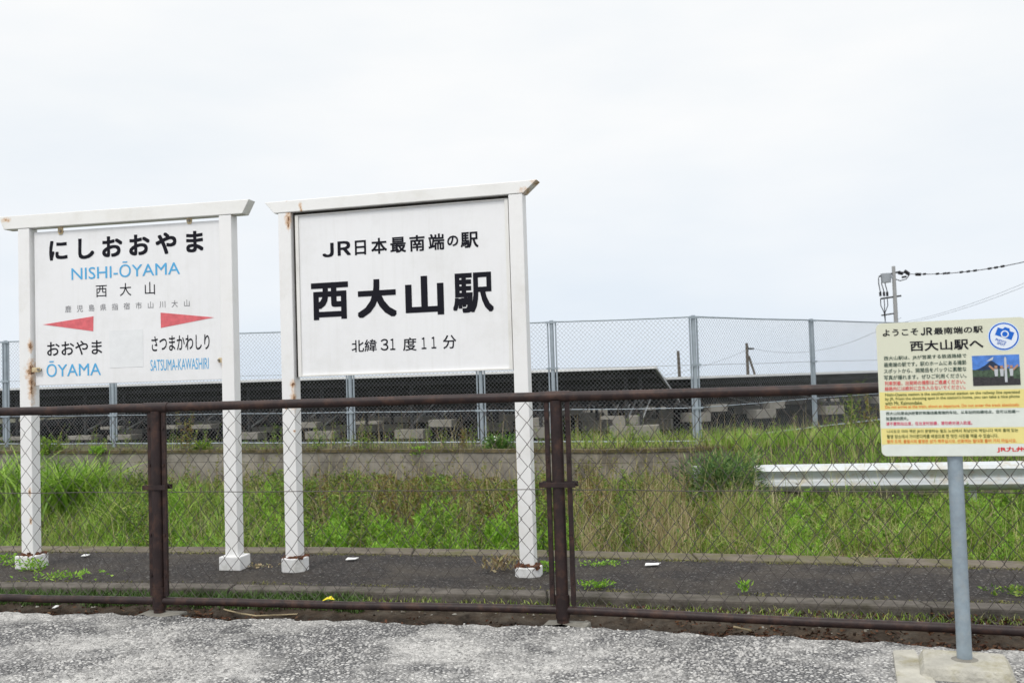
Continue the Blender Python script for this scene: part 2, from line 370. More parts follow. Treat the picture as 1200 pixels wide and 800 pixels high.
# edge kerbs: blocks laid end to end
def kerb(name, fn, o0, o1, ztop, zbot, m, step):
    mb = MB(); x = -9.0
    while x < 9.0:
        x2 = x + step - 0.008; dz = random.uniform(-0.003, 0.003); dy = random.uniform(-0.004, 0.004)
        p = [Vector((x, float(fn(x)) + o0 + dy, 0)), Vector((x2, float(fn(x2)) + o0 + dy, 0)), Vector((x2, float(fn(x2)) + o1 + dy, 0)), Vector((x, float(fn(x)) + o1 + dy, 0))]
        mb.prism([q + Vector((0, 0, zbot)) for q in p], (0, 0, ztop - zbot + dz)); x += step
    return mb.build(name, m, bevel=0.012, kind='structure')
kerb('platform_kerb', fF, 0, FB, 0.052, -0.25, m_kerb, 1.83)
kerb('platform_edge', fR, -RB, 0, 0.054, -1.0, m_kerb2, 0.92)

# --- land: track bed, far bank, terrace behind the wall, fields to the horizon
m_land = mat('bank_soil', (0.07, 0.065, 0.035), 0.95, var=0.5, scale=4, bump=0.7, bscale=20, dirt=(0.05, 0.07, 0.02), dirt_amt=0.8, dscale=2)
xs2 = np.concatenate([[-3000, -300, -60, -30], np.arange(-16, 16.01, 0.4), [30, 60, 300, 3000]]); vv = []; ff = []
for i, x in enumerate(xs2):
    r, w = float(fR(x)), float(fW(x)); u = float(uplift(x))
    rows = [(r - 0.05, -1.0), (r + 0.6, -1.0), (w - 3.6, -1.0)] + [(w - d, float(emb(x, w - d))) for d in (3.0, 2.4, 1.8, 1.2, 0.6, 0.05)] + [(w + 0.12, -0.16), (w + 0.16, u - 0.004), (w + 1.2, u), (w + 10, u - 0.02), (w + 40, 0.0), (w + 150, -0.5), (w + 600, -2), (w + 3500, -8)]
    for k, (y, z) in enumerate(rows): vv.append((x, y, z + (random.uniform(-0.03, 0.03) if 2 < k < 9 else 0)))
    if i:
        for k in range(len(rows) - 1): a = (i - 1) * len(rows) + k; ff.append((a, a + len(rows), a + len(rows) + 1, a + 1))
npmesh('ground', vv, np.array(ff), m_land, smooth=True)['kind'] = 'structure'
# weed sheet beneath the solar rows, its black deepened to hold their shade
m_sheet = mat('shaded_weed_sheet', (0.008, 0.0085, 0.010), 0.95, var=0.4, scale=2, dirt=(0.025, 0.023, 0.018), dirt_amt=0.4, dscale=1.3, spec=0.0)
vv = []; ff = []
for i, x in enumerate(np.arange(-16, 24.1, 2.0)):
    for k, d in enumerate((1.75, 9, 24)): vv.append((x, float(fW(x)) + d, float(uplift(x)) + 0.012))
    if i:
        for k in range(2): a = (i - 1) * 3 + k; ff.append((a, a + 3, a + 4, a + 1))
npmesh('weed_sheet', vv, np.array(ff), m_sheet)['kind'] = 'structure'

# --- retaining wall
m_wall = mat('stained_wall_concrete', (0.27, 0.25, 0.22), 0.95, var=0.45, scale=2.2, bump=0.6, bscale=30, dirt=(0.10, 0.085, 0.06), dirt_amt=0.95, dscale=1.3, spec=0.2)
m_cap = mat('mossy_wall_top', (0.12, 0.095, 0.05), 0.95, var=0.4, scale=9, bump=0.8, bscale=40, dirt=(0.06, 0.07, 0.02), dirt_amt=0.8, dscale=6)
wl = thing('retaining_wall', (0, float(fW(0)), -0.2), 'long stained grey concrete retaining wall above the weedy bank, below the wire fence', 'wall')
wx = np.arange(-13.2, 3.4, 0.6); mb = MB(); mc = MB()
for a, b_ in zip(wx[:-1], wx[1:]):
    za, zb = float(uplift(a)), float(uplift(b_))
    ya, yb = float(fW(a)), float(fW(b_))
    def panel(m_, z0a, z0b, z1a, z1b, y0, y1, inset=0.0):
        m_.add([(a, ya + y0, z0a), (b_, yb + y0, z0b), (b_, yb + y1, z0b), (a, ya + y1, z0a), (a, ya + y0, z1a), (b_, yb + y0, z1b), (b_, yb + y1, z1b), (a, ya + y1, z1a)],
               [(0, 1, 5, 4), (3, 7, 6, 2), (4, 5, 6, 7), (0, 3, 2, 1), (0, 4, 7, 3), (1, 2, 6, 5)])
    h = (za + 0.16) * 0.52
    panel(mb, -0.6, -0.6, za - 0.17, zb - 0.17, 0, 0.14); panel(mb, za - 0.165, zb - 0.165, za - 0.03, zb - 0.03, 0.006, 0.14)
    panel(mc, za - 0.03, zb - 0.03, za + 0.012, zb + 0.012, -0.012, 0.145)
mb.build('wall_face', m_wall, wl); mc.build('wall_coping', m_cap, wl)

# ================================================================== STATION SIGNS
m_white_panel = mat('white_enamel_panel', (0.80, 0.805, 0.82), 0.35, var=0.02, scale=2.5, dirt=(0.62, 0.62, 0.60), dirt_amt=0.35, dscale=2.2)
def streaked(m, amt, col):
    t = m.node_tree; b = t.nodes['Principled BSDF']; n = t.nodes.new; l = t.links.new; src = b.inputs['Base Color'].links[0].from_socket
    c = n('ShaderNodeTexCoord'); mp_ = n('ShaderNodeMapping'); mp_.inputs['Scale'].default_value = (16, 16, 0.9); l(c.outputs['Object'], mp_.inputs[0])
    z = n('ShaderNodeTexNoise'); z.inputs['Scale'].default_value = 1.5; z.inputs['Detail'].default_value = 7; z.inputs['Roughness'].default_value = .7; l(mp_.outputs[0], z.inputs['Vector'])
    r_ = n('ShaderNodeMapRange'); r_.inputs[1].default_value = .5; r_.inputs[2].default_value = .78; r_.inputs[4].default_value = amt; l(z.outputs['Fac'], r_.inputs[0])
    k = n('ShaderNodeMixRGB'); l(r_.outputs[0], k.inputs[0]); l(src, k.inputs[1]); k.inputs[2].default_value = list(col) + [1]; l(k.outputs[0], b.inputs['Base Color'])
streaked(m_white_panel, .2, (.55, .545, .51))
m_ink = flat('black_lettering', (0.010, 0.010, 0.016), 0.6); m_grey_ink = flat('grey_lettering', (0.22, 0.22, 0.235), 0.5)
m_blue_ink = flat('blue_lettering', (0.10, 0.40, 0.70), 0.45); m_red_ink = mat('faded_red_arrow', (0.66, 0.13, 0.15), 0.5, var=0.16, scale=30)
m_patch = flat('patch_sticker', (0.755, 0.77, 0.785), 0.4)
m_foot = mat('white_painted_concrete', (0.72, 0.72, 0.72), 0.7, var=0.06, scale=9, bump=0.3, bscale=40, dirt=(0.36, 0.35, 0.30), dirt_amt=0.6, dscale=8)
m_footgrey = mat('bare_footing_concrete', (0.17, 0.155, 0.13), 0.9, var=0.3, scale=18, bump=0.6, bscale=60)
m_rust = mat('flaking_rust', (0.11, 0.042, 0.018), 0.95, var=0.8, scale=60, bump=1.0, bscale=120)
m_cream = mat('yellowed_bracket', (0.56, 0.47, 0.29), 0.5, var=0.2, scale=60, dirt=(0.30, 0.12, 0.04), dirt_amt=0.8, dscale=45)
m_bolt = mat('dull_bolt', (0.25, 0.23, 0.2), 0.5, 0.6, var=0.3, scale=90)
m_dark = mat('dark_gap_shade', (0.05, 0.045, 0.04), 0.9, var=0.4, scale=30)

PW = 0.088
class StationSign:
    def __init__(s, footL, footR, label, spotsL, spotsR, spotsB):
        z0 = 0.047
        a, b_ = at(*footL, z0), at(*footR, z0)
        e1 = Vector((b_.x - a.x, b_.y - a.y, 0)).normalized(); n_ = Vector((e1.y, -e1.x, 0))
        if n_.y > 0: n_ = -n_
        s.a = a - n_ * 0.075; s.b = b_ - n_ * 0.075; s.e1 = e1; s.n = n_; s.w = (s.b - s.a).length
        s.pl = Plane(s.a, e1, n_)
        s.root = thing('station_sign', s.a, label, 'sign')
        s.ax = (e1, n_, Vector((0, 0, 1))); s.matL = rusty('white_post_paint', (0.80, 0.80, 0.80), spotsL, base_h=0.10)
        s.matR = rusty('white_post_paint', (0.80, 0.80, 0.80), spotsR, base_h=0.085); s.matB = rusty('white_beam_paint', (0.80, 0.80, 0.79), spotsB)
    def post(s, right, top, m):
        c = s.b if right else s.a
        mb = MB(); mb.box(c + Vector((0, 0, top / 2 + 0.02)), (PW, PW, top - 0.04), s.ax)
        o = mb.build('post', m, s.root, bevel=0.006); return o
    def beam(s, u0, u1, v0, v1, fl, fr):
        """trapezoid board: longer on top"""
        mb = MB(); d = PW / 2 + 0.004
        poly = [(u0 + fl, v0), (u1 - fr, v0), (u1, v1), (u0, v1)]
        mb.prism([s.pl.pt(u, v, -d) for u, v in poly], s.n * (2 * d)); return mb.build('top_beam', s.matB, s.root, bevel=0.004)

def footing(sg, right, broken=0):
    c = sg.b if right else sg.a
    mb = MB(); w = 0.074; h = 0.07
    if broken == 0: poly = [(-w, -w), (w, -w), (w, w), (-w, w)]
    elif broken == 1: poly = [(-w, -w), (w * .75, -w * .97), (w * .98, -w * .6), (w, w), (-w, w)]
    else: poly = [(-w * 1.02, -w * .55), (-w * .62, -w * 1.05), (w * .55, -w * 1.08), (w * 1.05, -w * .5), (w, w * .6), (w * .5, w), (-w * .6, w), (-w, w * .5)]
    if broken == 3:
        pp = [(-w * 1.05, w * .9), (-w * 1.05, w * .2), (-w * 1.02, -w * .0)]
    ang = lambda p: c + sg.e1 * p[0] - sg.n * p[1] + Vector((0, 0, -0.005))
    h = 0.085 if broken != 2 else 0.056
    o = mb.prism([ang(p) for p in poly], (0, 0, h + 0.005)).build('footing', m_foot, sg.root, bevel=0.007)
    # rust crumbling on top around the post
    r = MB()
    return o
def footR_seed(sg, right): return sg.w * 40 + (1.7 if right else 0)
def rust_mound(sg, right, amount=1.0, h0=0.075, parent=None):
    c = sg.b if right else sg.a; mb = MB()
    for k in range(int(46 * amount)):
        a = random.uniform(0, 2 * math.pi)
        if math.sin(3 * a + footR_seed(sg, right)) + random.uniform(-.9, .9) < -.75: continue
        d = PW / 2 * random.uniform(0.9, 1.45)
        # follow the square post
        qx, qy = math.cos(a), math.sin(a); m_ = max(abs(qx), abs(qy)); qx *= d / m_; qy *= d / m_
        p = c + sg.e1 * qx + sg.n * qy + Vector((0, 0, h0 + random.uniform(-0.002, 0.03) * random.random() * (1.6 - d / (PW / 2))))
        sz = random.uniform(0.009, 0.030)
        ax = Matrix.Rotation(random.uniform(0, 3), 3, 'Z') @ Matrix.Rotation(random.uniform(-.6, .6), 3, 'X')
        mb.box(p, (sz, sz * random.uniform(.5, 1), sz * random.uniform(.35, .9)), (ax.col[0], ax.col[1], ax.col[2]))
    return mb.build('rust_crust', m_rust, parent or sg.root)

# ---- left sign: station name board
A = StationSign((28.5, 666.5), (269, 668), 'white station name board reading にしおおやま with blue NISHI-ŌYAMA and two red arrows', [], [], [])
u_, vtop = A.pl.uv(150, 244.5, PW / 2)
def spot(sg, px, py, rx, rz, off=PW / 2):
    u, v = sg.pl.uv(px, py, off); p = sg.pl.pt(u, v, off) - sg.root.location; return (p.x, p.y, p.z, rx, rz)
A.matL = rusty('white_post_paint', (0.80, 0.80, 0.80), [spot(A, 35.5, 405, 0.028, 0.06), spot(A, 36.5, 434, 0.055, 0.11), spot(A, 37, 450, 0.042, 0.17), spot(A, 35, 577, 0.014, 0.04), spot(A, 36, 610, 0.014, 0.035)], base_h=0.105)
A.matR = rusty('white_post_paint', (0.80, 0.80, 0.80), [spot(A, 274, 250, 0.03, 0.03), spot(A, 258, 424, 0.02, 0.06)], base_h=0.03)
A.matB = rusty('white_beam_paint', (0.80, 0.80, 0.785), [spot(A, 8, 258, 0.05, 0.02), spot(A, 88, 266, 0.16, 0.012)])
_, v1 = A.pl.uv(150, 243.5, PW / 2); _, v0 = A.pl.uv(150, 259.5, PW / 2)
uL, _ = A.pl.uv(-1, 256, PW / 2); uR, _ = A.pl.uv(292, 233, PW / 2)
print('signA w', A.w, 'beam', v0, v1, uL, uR)
A.post(False, v0, A.matL); A.post(True, v0, A.matR); A.beam(uL, uR, v0 + 0.001, v1, 0.035, 0.05)
f1 = footing(A, False, 0); rust_mound(A, False, 1.6, 0.083, f1); footing(A, True, 0)
PO = 0.012
def rect_uv(sg, TL, BR, off): a = sg.pl.uv(*TL, off); b_ = sg.pl.uv(*BR, off); return a[0], b_[1], b_[0], a[1]
uA0 = PW / 2 + 0.014; uA1 = A.w - PW / 2 - 0.014
_, vb = A.pl.uv(258, 443, PO); _, vb2 = A.pl.uv(45, 453, PO); _, vt = A.pl.uv(254, 253.5, PO); _, vt2 = A.pl.uv(40, 272, PO)
vb = (vb + vb2) / 2; vt = (vt + vt2) / 2; vt = v0 - 0.026
board = A.pl.shape([(uA0, vb), (uA1, vb), (uA1, vt), (uA0, vt)], -PO, 2 * PO).build('sign_panel', m_white_panel, A.root, bevel=0.003)
T = PO + 0.0015
A.pl.text('にしおおやま', (57.8, 306), (238, 269.6), m_ink, board, T, 0.030, True)
A.pl.text('NISHI-ŌYAMA', (83.8, 328.2), (210.6, 302.5), m_blue_ink, board, T, 0.003)
A.pl.text('西大山', (112.4, 348.4), (181.3, 329.8), m_ink, board, T, 0.0, True)
A.pl.text('鹿児島県指宿市山川大山', (76.4, 366.2), (222, 350.8), m_grey_ink, board, T, 0.0, True)
A.pl.text('おおやま', (55.2, 417.2), (119.3, 398), m_ink, board, T, 0.008, True)
A.pl.text('ŌYAMA', (54.6, 441.6), (118, 420.6), m_blue_ink, board, T, 0.003)
A.pl.text('さつまかわしり', (177.7, 411.7), (245.3, 391.2), m_ink, board, T, 0.008)
A.pl.text('SATSUMA-KAWASHIRI', (176.4, 434.5), (244.4, 418.9), m_blue_ink, board, T, 0.0)
for tri in (((50.4, 380.2), (109.2, 388), (109.5, 370.5)), ((188.5, 384.1), (250.9, 371.8), (188.1, 366.2))):
    A.pl.shape([A.pl.uv(*q, T) for q in tri], T - 0.001, 0.001).build('arrow', m_red_ink, board)
pu0, pv0, pu1, pv1 = rect_uv(A, (128, 387.5), (168, 429.5), T)
A.pl.shape([(pu0, pv0), (pu1, pv0), (pu1, pv1), (pu0, pv1)], T - 0.001, 0.001).build('sticker', m_patch, board)
def ring(pl, u, v, off, R0, r0, h, sides=16):
    """washer facing the reader"""
    mb = MB(); k = []
    for (rad, o_) in ((R0, off), (R0, off + h), (r0, off + h), (r0, off)):
        k.append([pl.pt(u + rad * math.cos(2 * math.pi * i / sides), v + rad * math.sin(2 * math.pi * i / sides), o_) for i in range(sides)])
    vs = sum(k, []); fs = []
    for j in range(4):
        for i in range(sides): fs.append([j * sides + i, j * sides + (i + 1) % sides, ((j + 1) % 4) * sides + (i + 1) % sides, ((j + 1) % 4) * sides + i])
    mb.add(vs, fs); return mb
def hanger(sg, px, py, vtop_):
    u, v = sg.pl.uv(px, py, 0.02)
    mb = MB(); sg.pl.shape([(u - 0.02, v - 0.004), (u - 0.012, v - 0.022), (u + 0.012, v - 0.022), (u + 0.02, v - 0.004), (u + 0.02, vtop_), (u - 0.02, vtop_)], PO + 0.0005, 0.006, mb)
    h = mb.build('hanger_bracket', m_cream, sg.root, bevel=0.002)
    bt = MB(); bt.tube([sg.pl.pt(u, v, PO + 0.005), sg.pl.pt(u, v, PO + 0.016)], 0.009, 8); bt.build('bolt', m_bolt, h)
hanger(A, 70.5, 271, v0); hanger(A, 221.5, 258.5, v0)
def sidebracket(sg, px, py, right):
    u, v = sg.pl.uv(px, py, 0.04); e = sg.w - PW / 2 if right else PW / 2
    mb = MB(); sg.pl.shape([(e, v - 0.016), (u + (-0.004 if right else 0.004), v - 0.016), (u - 0.014 if right else u + 0.014, v), (u - 0.004 if right else u + 0.004, v + 0.016), (e, v + 0.016)], 0.030, 0.007, mb)
    h = mb.build('side_bracket', m_cream, sg.root, bevel=0.002)
    bt = MB(); bt.tube([sg.pl.pt(u, v, PO), sg.pl.pt(u, v, 0.046)], 0.008, 8); bt.build('bolt', m_bolt, h)
sidebracket(A, 45, 433, False); sidebracket(A, 256.5, 422, True)

# ---- right sign: southernmost station board
B = StationSign((339.5, 670.5), (616.3, 676.5), 'large white framed board reading 西大山駅 and 北緯31度11分 on two white posts', [], [], [])
B.matL = rusty('white_post_paint', (0.80, 0.80, 0.80), [spot(B, 338, 255, 0.03, 0.09), spot(B, 338, 264, 0.022, 0.03), spot(B, 343, 450, 0.026, 0.04), spot(B, 344, 468, 0.026, 0.09), spot(B, 335, 478, 0.01, 0.01), spot(B, 345, 505, 0.012, 0.012)], base_h=0.09)
B.matR = rusty('white_post_paint', (0.80, 0.80, 0.80), [], base_h=0.075)
B.matB = rusty('white_beam_paint', (0.80, 0.80, 0.79), [spot(B, 352, 240, 0.014, 0.022), spot(B, 353, 246, 0.012, 0.05), spot(B, 337, 234, 0.016, 0.016), spot(B, 627, 213, 0.06, 0.035, 0.0), spot(B, 615, 224, 0.05, 0.03, 0.0), spot(B, 615, 228, 0.02, 0.015)])
_, va = B.pl.uv(345, 234, PW / 2); _, vc = B.pl.uv(600, 213.5, PW / 2); v1 = (va + vc) / 2
_, va = B.pl.uv(343, 248, PW / 2); _, vc = B.pl.uv(594, 228.5, PW / 2); v0 = (va + vc) / 2
uL, _ = B.pl.uv(310, 237, PW / 2); uR, _ = B.pl.uv(629, 211, PW / 2)
print('signB w', B.w, 'beam', v0, v1, uL, uR)
B.post(False, v0, B.matL); B.post(True, v0, B.matR); B.beam(uL, uR, v0 + 0.001, v1, 0.065, 0.085)
f3 = footing(B, False, 3); f4 = footing(B, True, 2); rust_mound(B, False, 1.9, 0.082, f3); rust_mound(B, True, 1.9, 0.054, f4)
# missing piece in the front of the broken footing
mb = MB(); c0 = B.a + B.n * 0.070
mb.box(c0 + Vector((0, 0, 0.036)) + B.e1 * 0.0, (0.06, 0.014, 0.082), B.ax); mb.build('broken_gap', m_footgrey, f3, bevel=0.004)
_, va = B.pl.uv(346, 442, PO); _, vc = B.pl.uv(601, 433, PO); vb = (va + vc) / 2
_, va = B.pl.uv(343.5, 251, PO); _, vc = B.pl.uv(595, 231, PO); vt = (va + vc) / 2
uB0, uB1 = PW / 2 + 0.020, B.w - PW / 2 - 0.008
vt = v0 - 0.018
board = B.pl.shape([(uB0 + 0.022, vb + 0.012), (uB1 - 0.022, vb + 0.012), (uB1 - 0.022, vt - 0.006), (uB0 + 0.022, vt - 0.006)], -PO, 2 * PO).build('sign_panel', m_white_panel, B.root)
m_fr = rusty('white_frame_paint', (0.76, 0.755, 0.73), [], grime=(0.2, 0.17, 0.12))
for (p, q, r, s_) in ((uB0, vb, uB0 + 0.022, vt), (uB1 - 0.022, vb, uB1, vt), (uB0 + 0.0225, vb, uB1 - 0.0225, vb + 0.012), (uB0 + 0.0225, vt - 0.006, uB1 - 0.0225, vt)):
    B.pl.shape([(p, q), (r, q), (r, s_), (p, s_)], -PO - 0.006, 2 * PO + 0.018).build('panel_frame', m_fr, B.root, bevel=0.002)
B.pl.shape([(uB0, vt + 0.001), (uB1, vt + 0.001), (uB1, v0), (uB0, v0)], -0.03, 0.03).build('gap_shade', m_dark, B.root)  # dark strips stand in for the shadow between frame, posts and beam
B.pl.shape([(PW / 2, vb + 0.002), (uB0 - 0.0005, vb + 0.002), (uB0 - 0.0005, v0), (PW / 2, v0)], -0.03, 0.034).build('gap_shade', m_dark, B.root)
B.pl.shape([(uB1 + 0.0005, vb + 0.002), (B.w - PW / 2, vb + 0.002), (B.w - PW / 2, v0), (uB1 + 0.0005, v0)], -0.03, 0.034).build('gap_shade', m_dark, B.root)
B.pl.text('Ｊ', (377.9, 301.86), (390.85, 284.35), m_ink, board, T, 0.03)
B.pl.text('Ｒ', (395.75, 299.75), (410.81, 281.9), m_ink, board, T, 0.03)
B.pl.text('日本最南端', (416.06, 299.4), (520.36, 273.15), m_ink, board, T, 0.021, True)
B.pl.text('の', (524.21, 288.9), (536.81, 275.6), m_ink, board, T, 0.021)
B.pl.text('駅', (539.96, 291.0), (560.26, 271.05), m_ink, board, T, 0.021)
B.pl.text('西', (365.3, 375.36), (407.65, 329.51), m_ink, board, T, 0.034)
B.pl.text('大', (419.21, 372.91), (464.01, 325.66), m_ink, board, T, 0.034)
B.pl.text('山', (475.56, 370.46), (519.31, 321.81), m_ink, board, T, 0.034)
B.pl.text('駅', (531.21, 367.31), (577.41, 317.96), m_ink, board, T, 0.024)
B.pl.text('北緯', (412.21, 412.81), (441.26, 397.06), m_ink, board, T, 0.008)
B.pl.text('３', (446.16, 410.71), (454.91, 396.71), m_ink, board, T, 0.008)
B.pl.text('１', (457.36, 410.01), (462.96, 396.36), m_ink, board, T, 0.008)
B.pl.text('度', (472.41, 411.06), (487.81, 394.96), m_ink, board, T, 0.008)
B.pl.text('１', (494.11, 408.96), (499.36, 394.96), m_ink, board, T, 0.008)
B.pl.text('１', (505.66, 408.26), (510.91, 394.26), m_ink, board, T, 0.008)
B.pl.text('分', (519.31, 408.61), (534.36, 392.16), m_ink, board, T, 0.008)

# ================================================================== FRONT FENCE
m_brown = mat('dark_brown_pipe_paint', (0.024, 0.0145, 0.0145), 0.5, var=0.3, scale=12, dirt=(0.085, 0.042, 0.028), dirt_amt=0.7, spec=0.3, dscale=14, bump=0.12, bscale=90)
m_wire = mat('brown_coated_wire', (0.095, 0.084, 0.078), 0.6, var=0.35, scale=10, spec=0.2)
m_pad = mat('grey_concrete_pad', (0.20, 0.19, 0.165), 0.92, var=0.35, scale=12, bump=0.4, bscale=60, dirt=(0.14, 0.13, 0.10), dirt_amt=0.7, dscale=8)
ff_ = thing('pipe_fence', (fence_pts[2].x, fence_pts[2].y, 0), 'long dark brown pipe fence with chain-link mesh, between the road and the platform', 'fence')
ZT, ZB = 1.115, 0.062
def fpt(px, z):
    """point on the fence line seen at photo column px (approx., at rail height)"""
    best = None
    for i in range(len(fence_pts) - 1):
        a, b_ = fence_pts[i], fence_pts[i + 1]
        n_ = Vector((-(b_.y - a.y), b_.x - a.x, 0)).normalized()
        p = onplane(px, 600, a, n_); t_ = (Vector((p.x, p.y, 0)) - Vector((a.x, a.y, 0))).length / (b_ - a).length * (1 if (p - a).dot(b_ - a) > 0 else -1)
        if -1e-3 <= t_ <= 1.001: return Vector((p.x, p.y, z))
    return Vector((p.x, p.y, z))
m_pts = [fpt(-69, 0), Vector((fence_pts[1].x, fence_pts[1].y, 0)), Vector((fence_pts[2].x, fence_pts[2].y, 0)), Vector((fence_pts[3].x, fence_pts[3].y, 0))]
for z, nm, r in ((ZT, 'top_rail', 0.0245), (ZB, 'bottom_rail', 0.021)):
    for i in range(3):
        a = m_pts[i] + Vector((0, 0, z)); b_ = m_pts[i + 1] + Vector((0, 0, z))
        k = [a.lerp(b_, s) for s in np.linspace(0, 1, 7)]
        for j in range(1, 6): k[j] = k[j] + Vector((0, 0, random.uniform(-0.0025, 0.0025)))
        MB().tube(k, r, 14).build(nm, m_brown, ff_, smooth=True)
postcols = [m_pts[1], m_pts[2]]
for i, p in enumerate(postcols):
    o = MB().tube([p + Vector((0, 0, -0.02)), p + Vector((0, 0, ZT - 0.02))], 0.0305, 16).build('post', m_brown, ff_, smooth=True)
    d = (m_pts[2] - m_pts[1]).normalized() if i == 0 else ((m_pts[3] - m_pts[2]).normalized() + (m_pts[2] - m_pts[1]).normalized()).normalized()
    nn = Vector((d.y, -d.x, 0))
    MB().tube([p + Vector((0, 0, ZT)) - d * 0.075, p + Vector((0, 0, ZT)) + d * 0.075], 0.0285, 14).build('rail_sleeve', m_brown, ff_, smooth=True)
    MB().tube([p + Vector((0, 0, ZB - 0.04)), p + Vector((0, 0, ZB + 0.075))], 0.0355, 16).build('post_collar', m_brown, ff_, smooth=True)
    offs = (-0.050, 0.057) if i else (-0.040, 0.046)
    for s in offs:   # flat bars that hold the mesh ends
        MB().box(p + d * s + Vector((0, 0, (ZT + ZB) / 2)), (0.024, 0.018, ZT - ZB - 0.05), (d, nn, Vector((0, 0, 1)))).build('mesh_end_bar', m_brown, ff_, bevel=0.003)
        for z in (0.2, 0.42, 0.8, 1.0):
            MB().tube([p + d * s + Vector((0, 0, z)) + nn * 0.008, p + d * s + Vector((0, 0, z)) + nn * 0.017], 0.007, 6).build('bolt', m_brown, ff_)
    zc = 0.68
    cl = MB(); w_ = 0.092 if i else 0.07
    for s in (-1, 1): cl.box(p + nn * (s * 0.0345) + Vector((0, 0, zc)), (2 * w_, 0.006, 0.026), (d, nn, Vector((0, 0, 1))))
    cl.build('clamp_band', m_brown, ff_, bevel=0.002)
    pad = MB(); pad.box(p + Vector((0, -0.02, -0.045)) + d * 0.015, (0.24 if i == 0 else 0.22, 0.15, 0.09), (d, nn, Vector((0, 0, 1))))
    pad.build('concrete_pad', m_pad, ff_, bevel=0.012)
def chainlink(name, a, b_, z0a, z1a, z0b, z1b, w, h, r, m, parent, jitter=0.0):
    """woven zigzag wires between two posts; a and b_ are (x, y) vectors"""
    d = b_ - a; ln = d.length; e = d / ln; nn = np.array((e.y, -e.x, 0.0)); e3 = np.array((e.x, e.y, 0.0)); a3 = np.array((a.x, a.y, 0.0))
    half = w / 2; nw = max(2, int(round(ln / half))); half = ln / nw
    H = z1a - z0a; nk = int(round(H / (h / 2))) + 1
    i = np.arange(nw)[:, None]; k = np.arange(nk)[None, :]
    s = (i + ((k + i) % 2)) * half + rng.normal(0, jitter, (nw, nk)); f = s / ln
    z = (z0a + (z0b - z0a) * f) + (k / (nk - 1)) * ((z1a - z0a) + ((z1b - z0b) - (z1a - z0a)) * f) + rng.normal(0, jitter, (nw, nk))
    dep = np.where((k + i) % 2 == 0, 1, -1) * r * 0.8
    C = a3 + s[..., None] * e3 + dep[..., None] * nn; C[..., 2] = z
    ringv = np.stack([e3 * r * 1.25, nn * r, -e3 * r * 1.25, -nn * r])
    V = C[:, :, None, :] + ringv[None, None]
    idx = np.arange(nw * nk * 4).reshape(nw, nk, 4)
    F = np.stack([idx[:, :-1, :], np.roll(idx, -1, 2)[:, :-1, :], np.roll(idx, -1, 2)[:, 1:, :], idx[:, 1:, :]], -1).reshape(-1, 4)
    return npmesh(name, V.reshape(-1, 3), F, m, parent, smooth=False)
ends = [(m_pts[0], m_pts[1], 0, 0.05), (m_pts[1], m_pts[2], 0.05, 0.066), (m_pts[2], m_pts[3], 0.066, 0.0)]
for a, b_, o0, o1 in ends:
    d = (b_ - a).normalized(); a2 = a + d * o0; b2_ = b_ - d * o1; nn = Vector((d.y, -d.x, 0)) * 0.004
    chainlink('chain_link_mesh', Vector((a2.x, a2.y)), Vector((b2_.x, b2_.y)), ZB + 0.022, ZT - 0.024, ZB + 0.022, ZT - 0.024, 0.086, 0.1075, 0.0016, m_wire, ff_, jitter=0.0030)
    k = [a2.lerp(b2_, s) + Vector((0, 0, 0.652 + random.uniform(-0.003, 0.003))) for s in np.linspace(0, 1, 9)]
    MB().tube(k, 0.0022, 5).build('tension_wire', m_wire, ff_)

# ================================================================== PHOTO SPOT INFORMATION SIGN
m_galv = mat('galvanised_pole', (0.27, 0.33, 0.38), 0.5, 0.25, var=0.16, scale=22, bump=0.05, bscale=60, dirt=(0.36, 0.38, 0.38), dirt_amt=0.5, dscale=16)
m_base = mat('weathered_concrete_block', (0.40, 0.385, 0.335), 0.92, var=0.25, scale=8, bump=0.8, bscale=70, dirt=(0.22, 0.195, 0.10), dirt_amt=0.8, dscale=7)
zb = 0.045; foot = at(1130.5, 772, zb)
I = thing('information_sign', (foot.x, foot.y, 0), 'cream photo spot information board on a grey steel pole set in concrete', 'sign')
psi = R(21); e1 = Vector((math.cos(psi), -math.sin(psi), 0)); nI = Vector((-math.sin(psi), -math.cos(psi), 0))
P_I = Plane((foot.x, foot.y, 0), e1, nI); BO = 0.036
uc = [P_I.uv(x, y, BO + 0.004) for x, y in ((1027, 379), (1197, 371.5), (1032.5, 533), (1200, 535.5))]
bu0 = (uc[0][0] + uc[2][0]) / 2; bv1 = (uc[0][1] + uc[1][1]) / 2; bv0 = (uc[2][1] + uc[3][1]) / 2; bu1 = P_I.uv(1206, 450, BO)[0]
print('board', bu0, bu1, bv0, bv1, uc)
MB().tube([foot + Vector((0, 0, -0.05)), Vector((foot.x, foot.y, bv1 - 0.04))], 0.0285, 24).build('pole', m_galv, I, smooth=True)
cx_ = at(1128, 790, zb)
blk = MB()
def ring4(w, d, z): return [foot + e1 * a * w + nI * b_ * d + Vector((0, 0, z - zb)) for a, b_ in ((-1, 1), (1, 1), (1, -1), (-1, -1))]
lo = ring4(0.185, 0.175, -0.03); hi = ring4(0.155, 0.145, zb)
blk.add(lo + hi, [(0, 1, 5, 4), (1, 2, 6, 5), (2, 3, 7, 6), (3, 0, 4, 7), (4, 5, 6, 7), (3, 2, 1, 0)])
blk.build('concrete_base', m_base, I, bevel=0.028)
col_ = MB(); col_.tube([foot + Vector((0, 0, -0.002)), foot + Vector((0, 0, 0.006))], [0.055, 0.036], 20).build('mortar_collar', m_pad, I)
m_board = mat('cream_print', (0.65, 0.66, 0.53), 0.35, var=0.02, scale=3, spec=0.4)
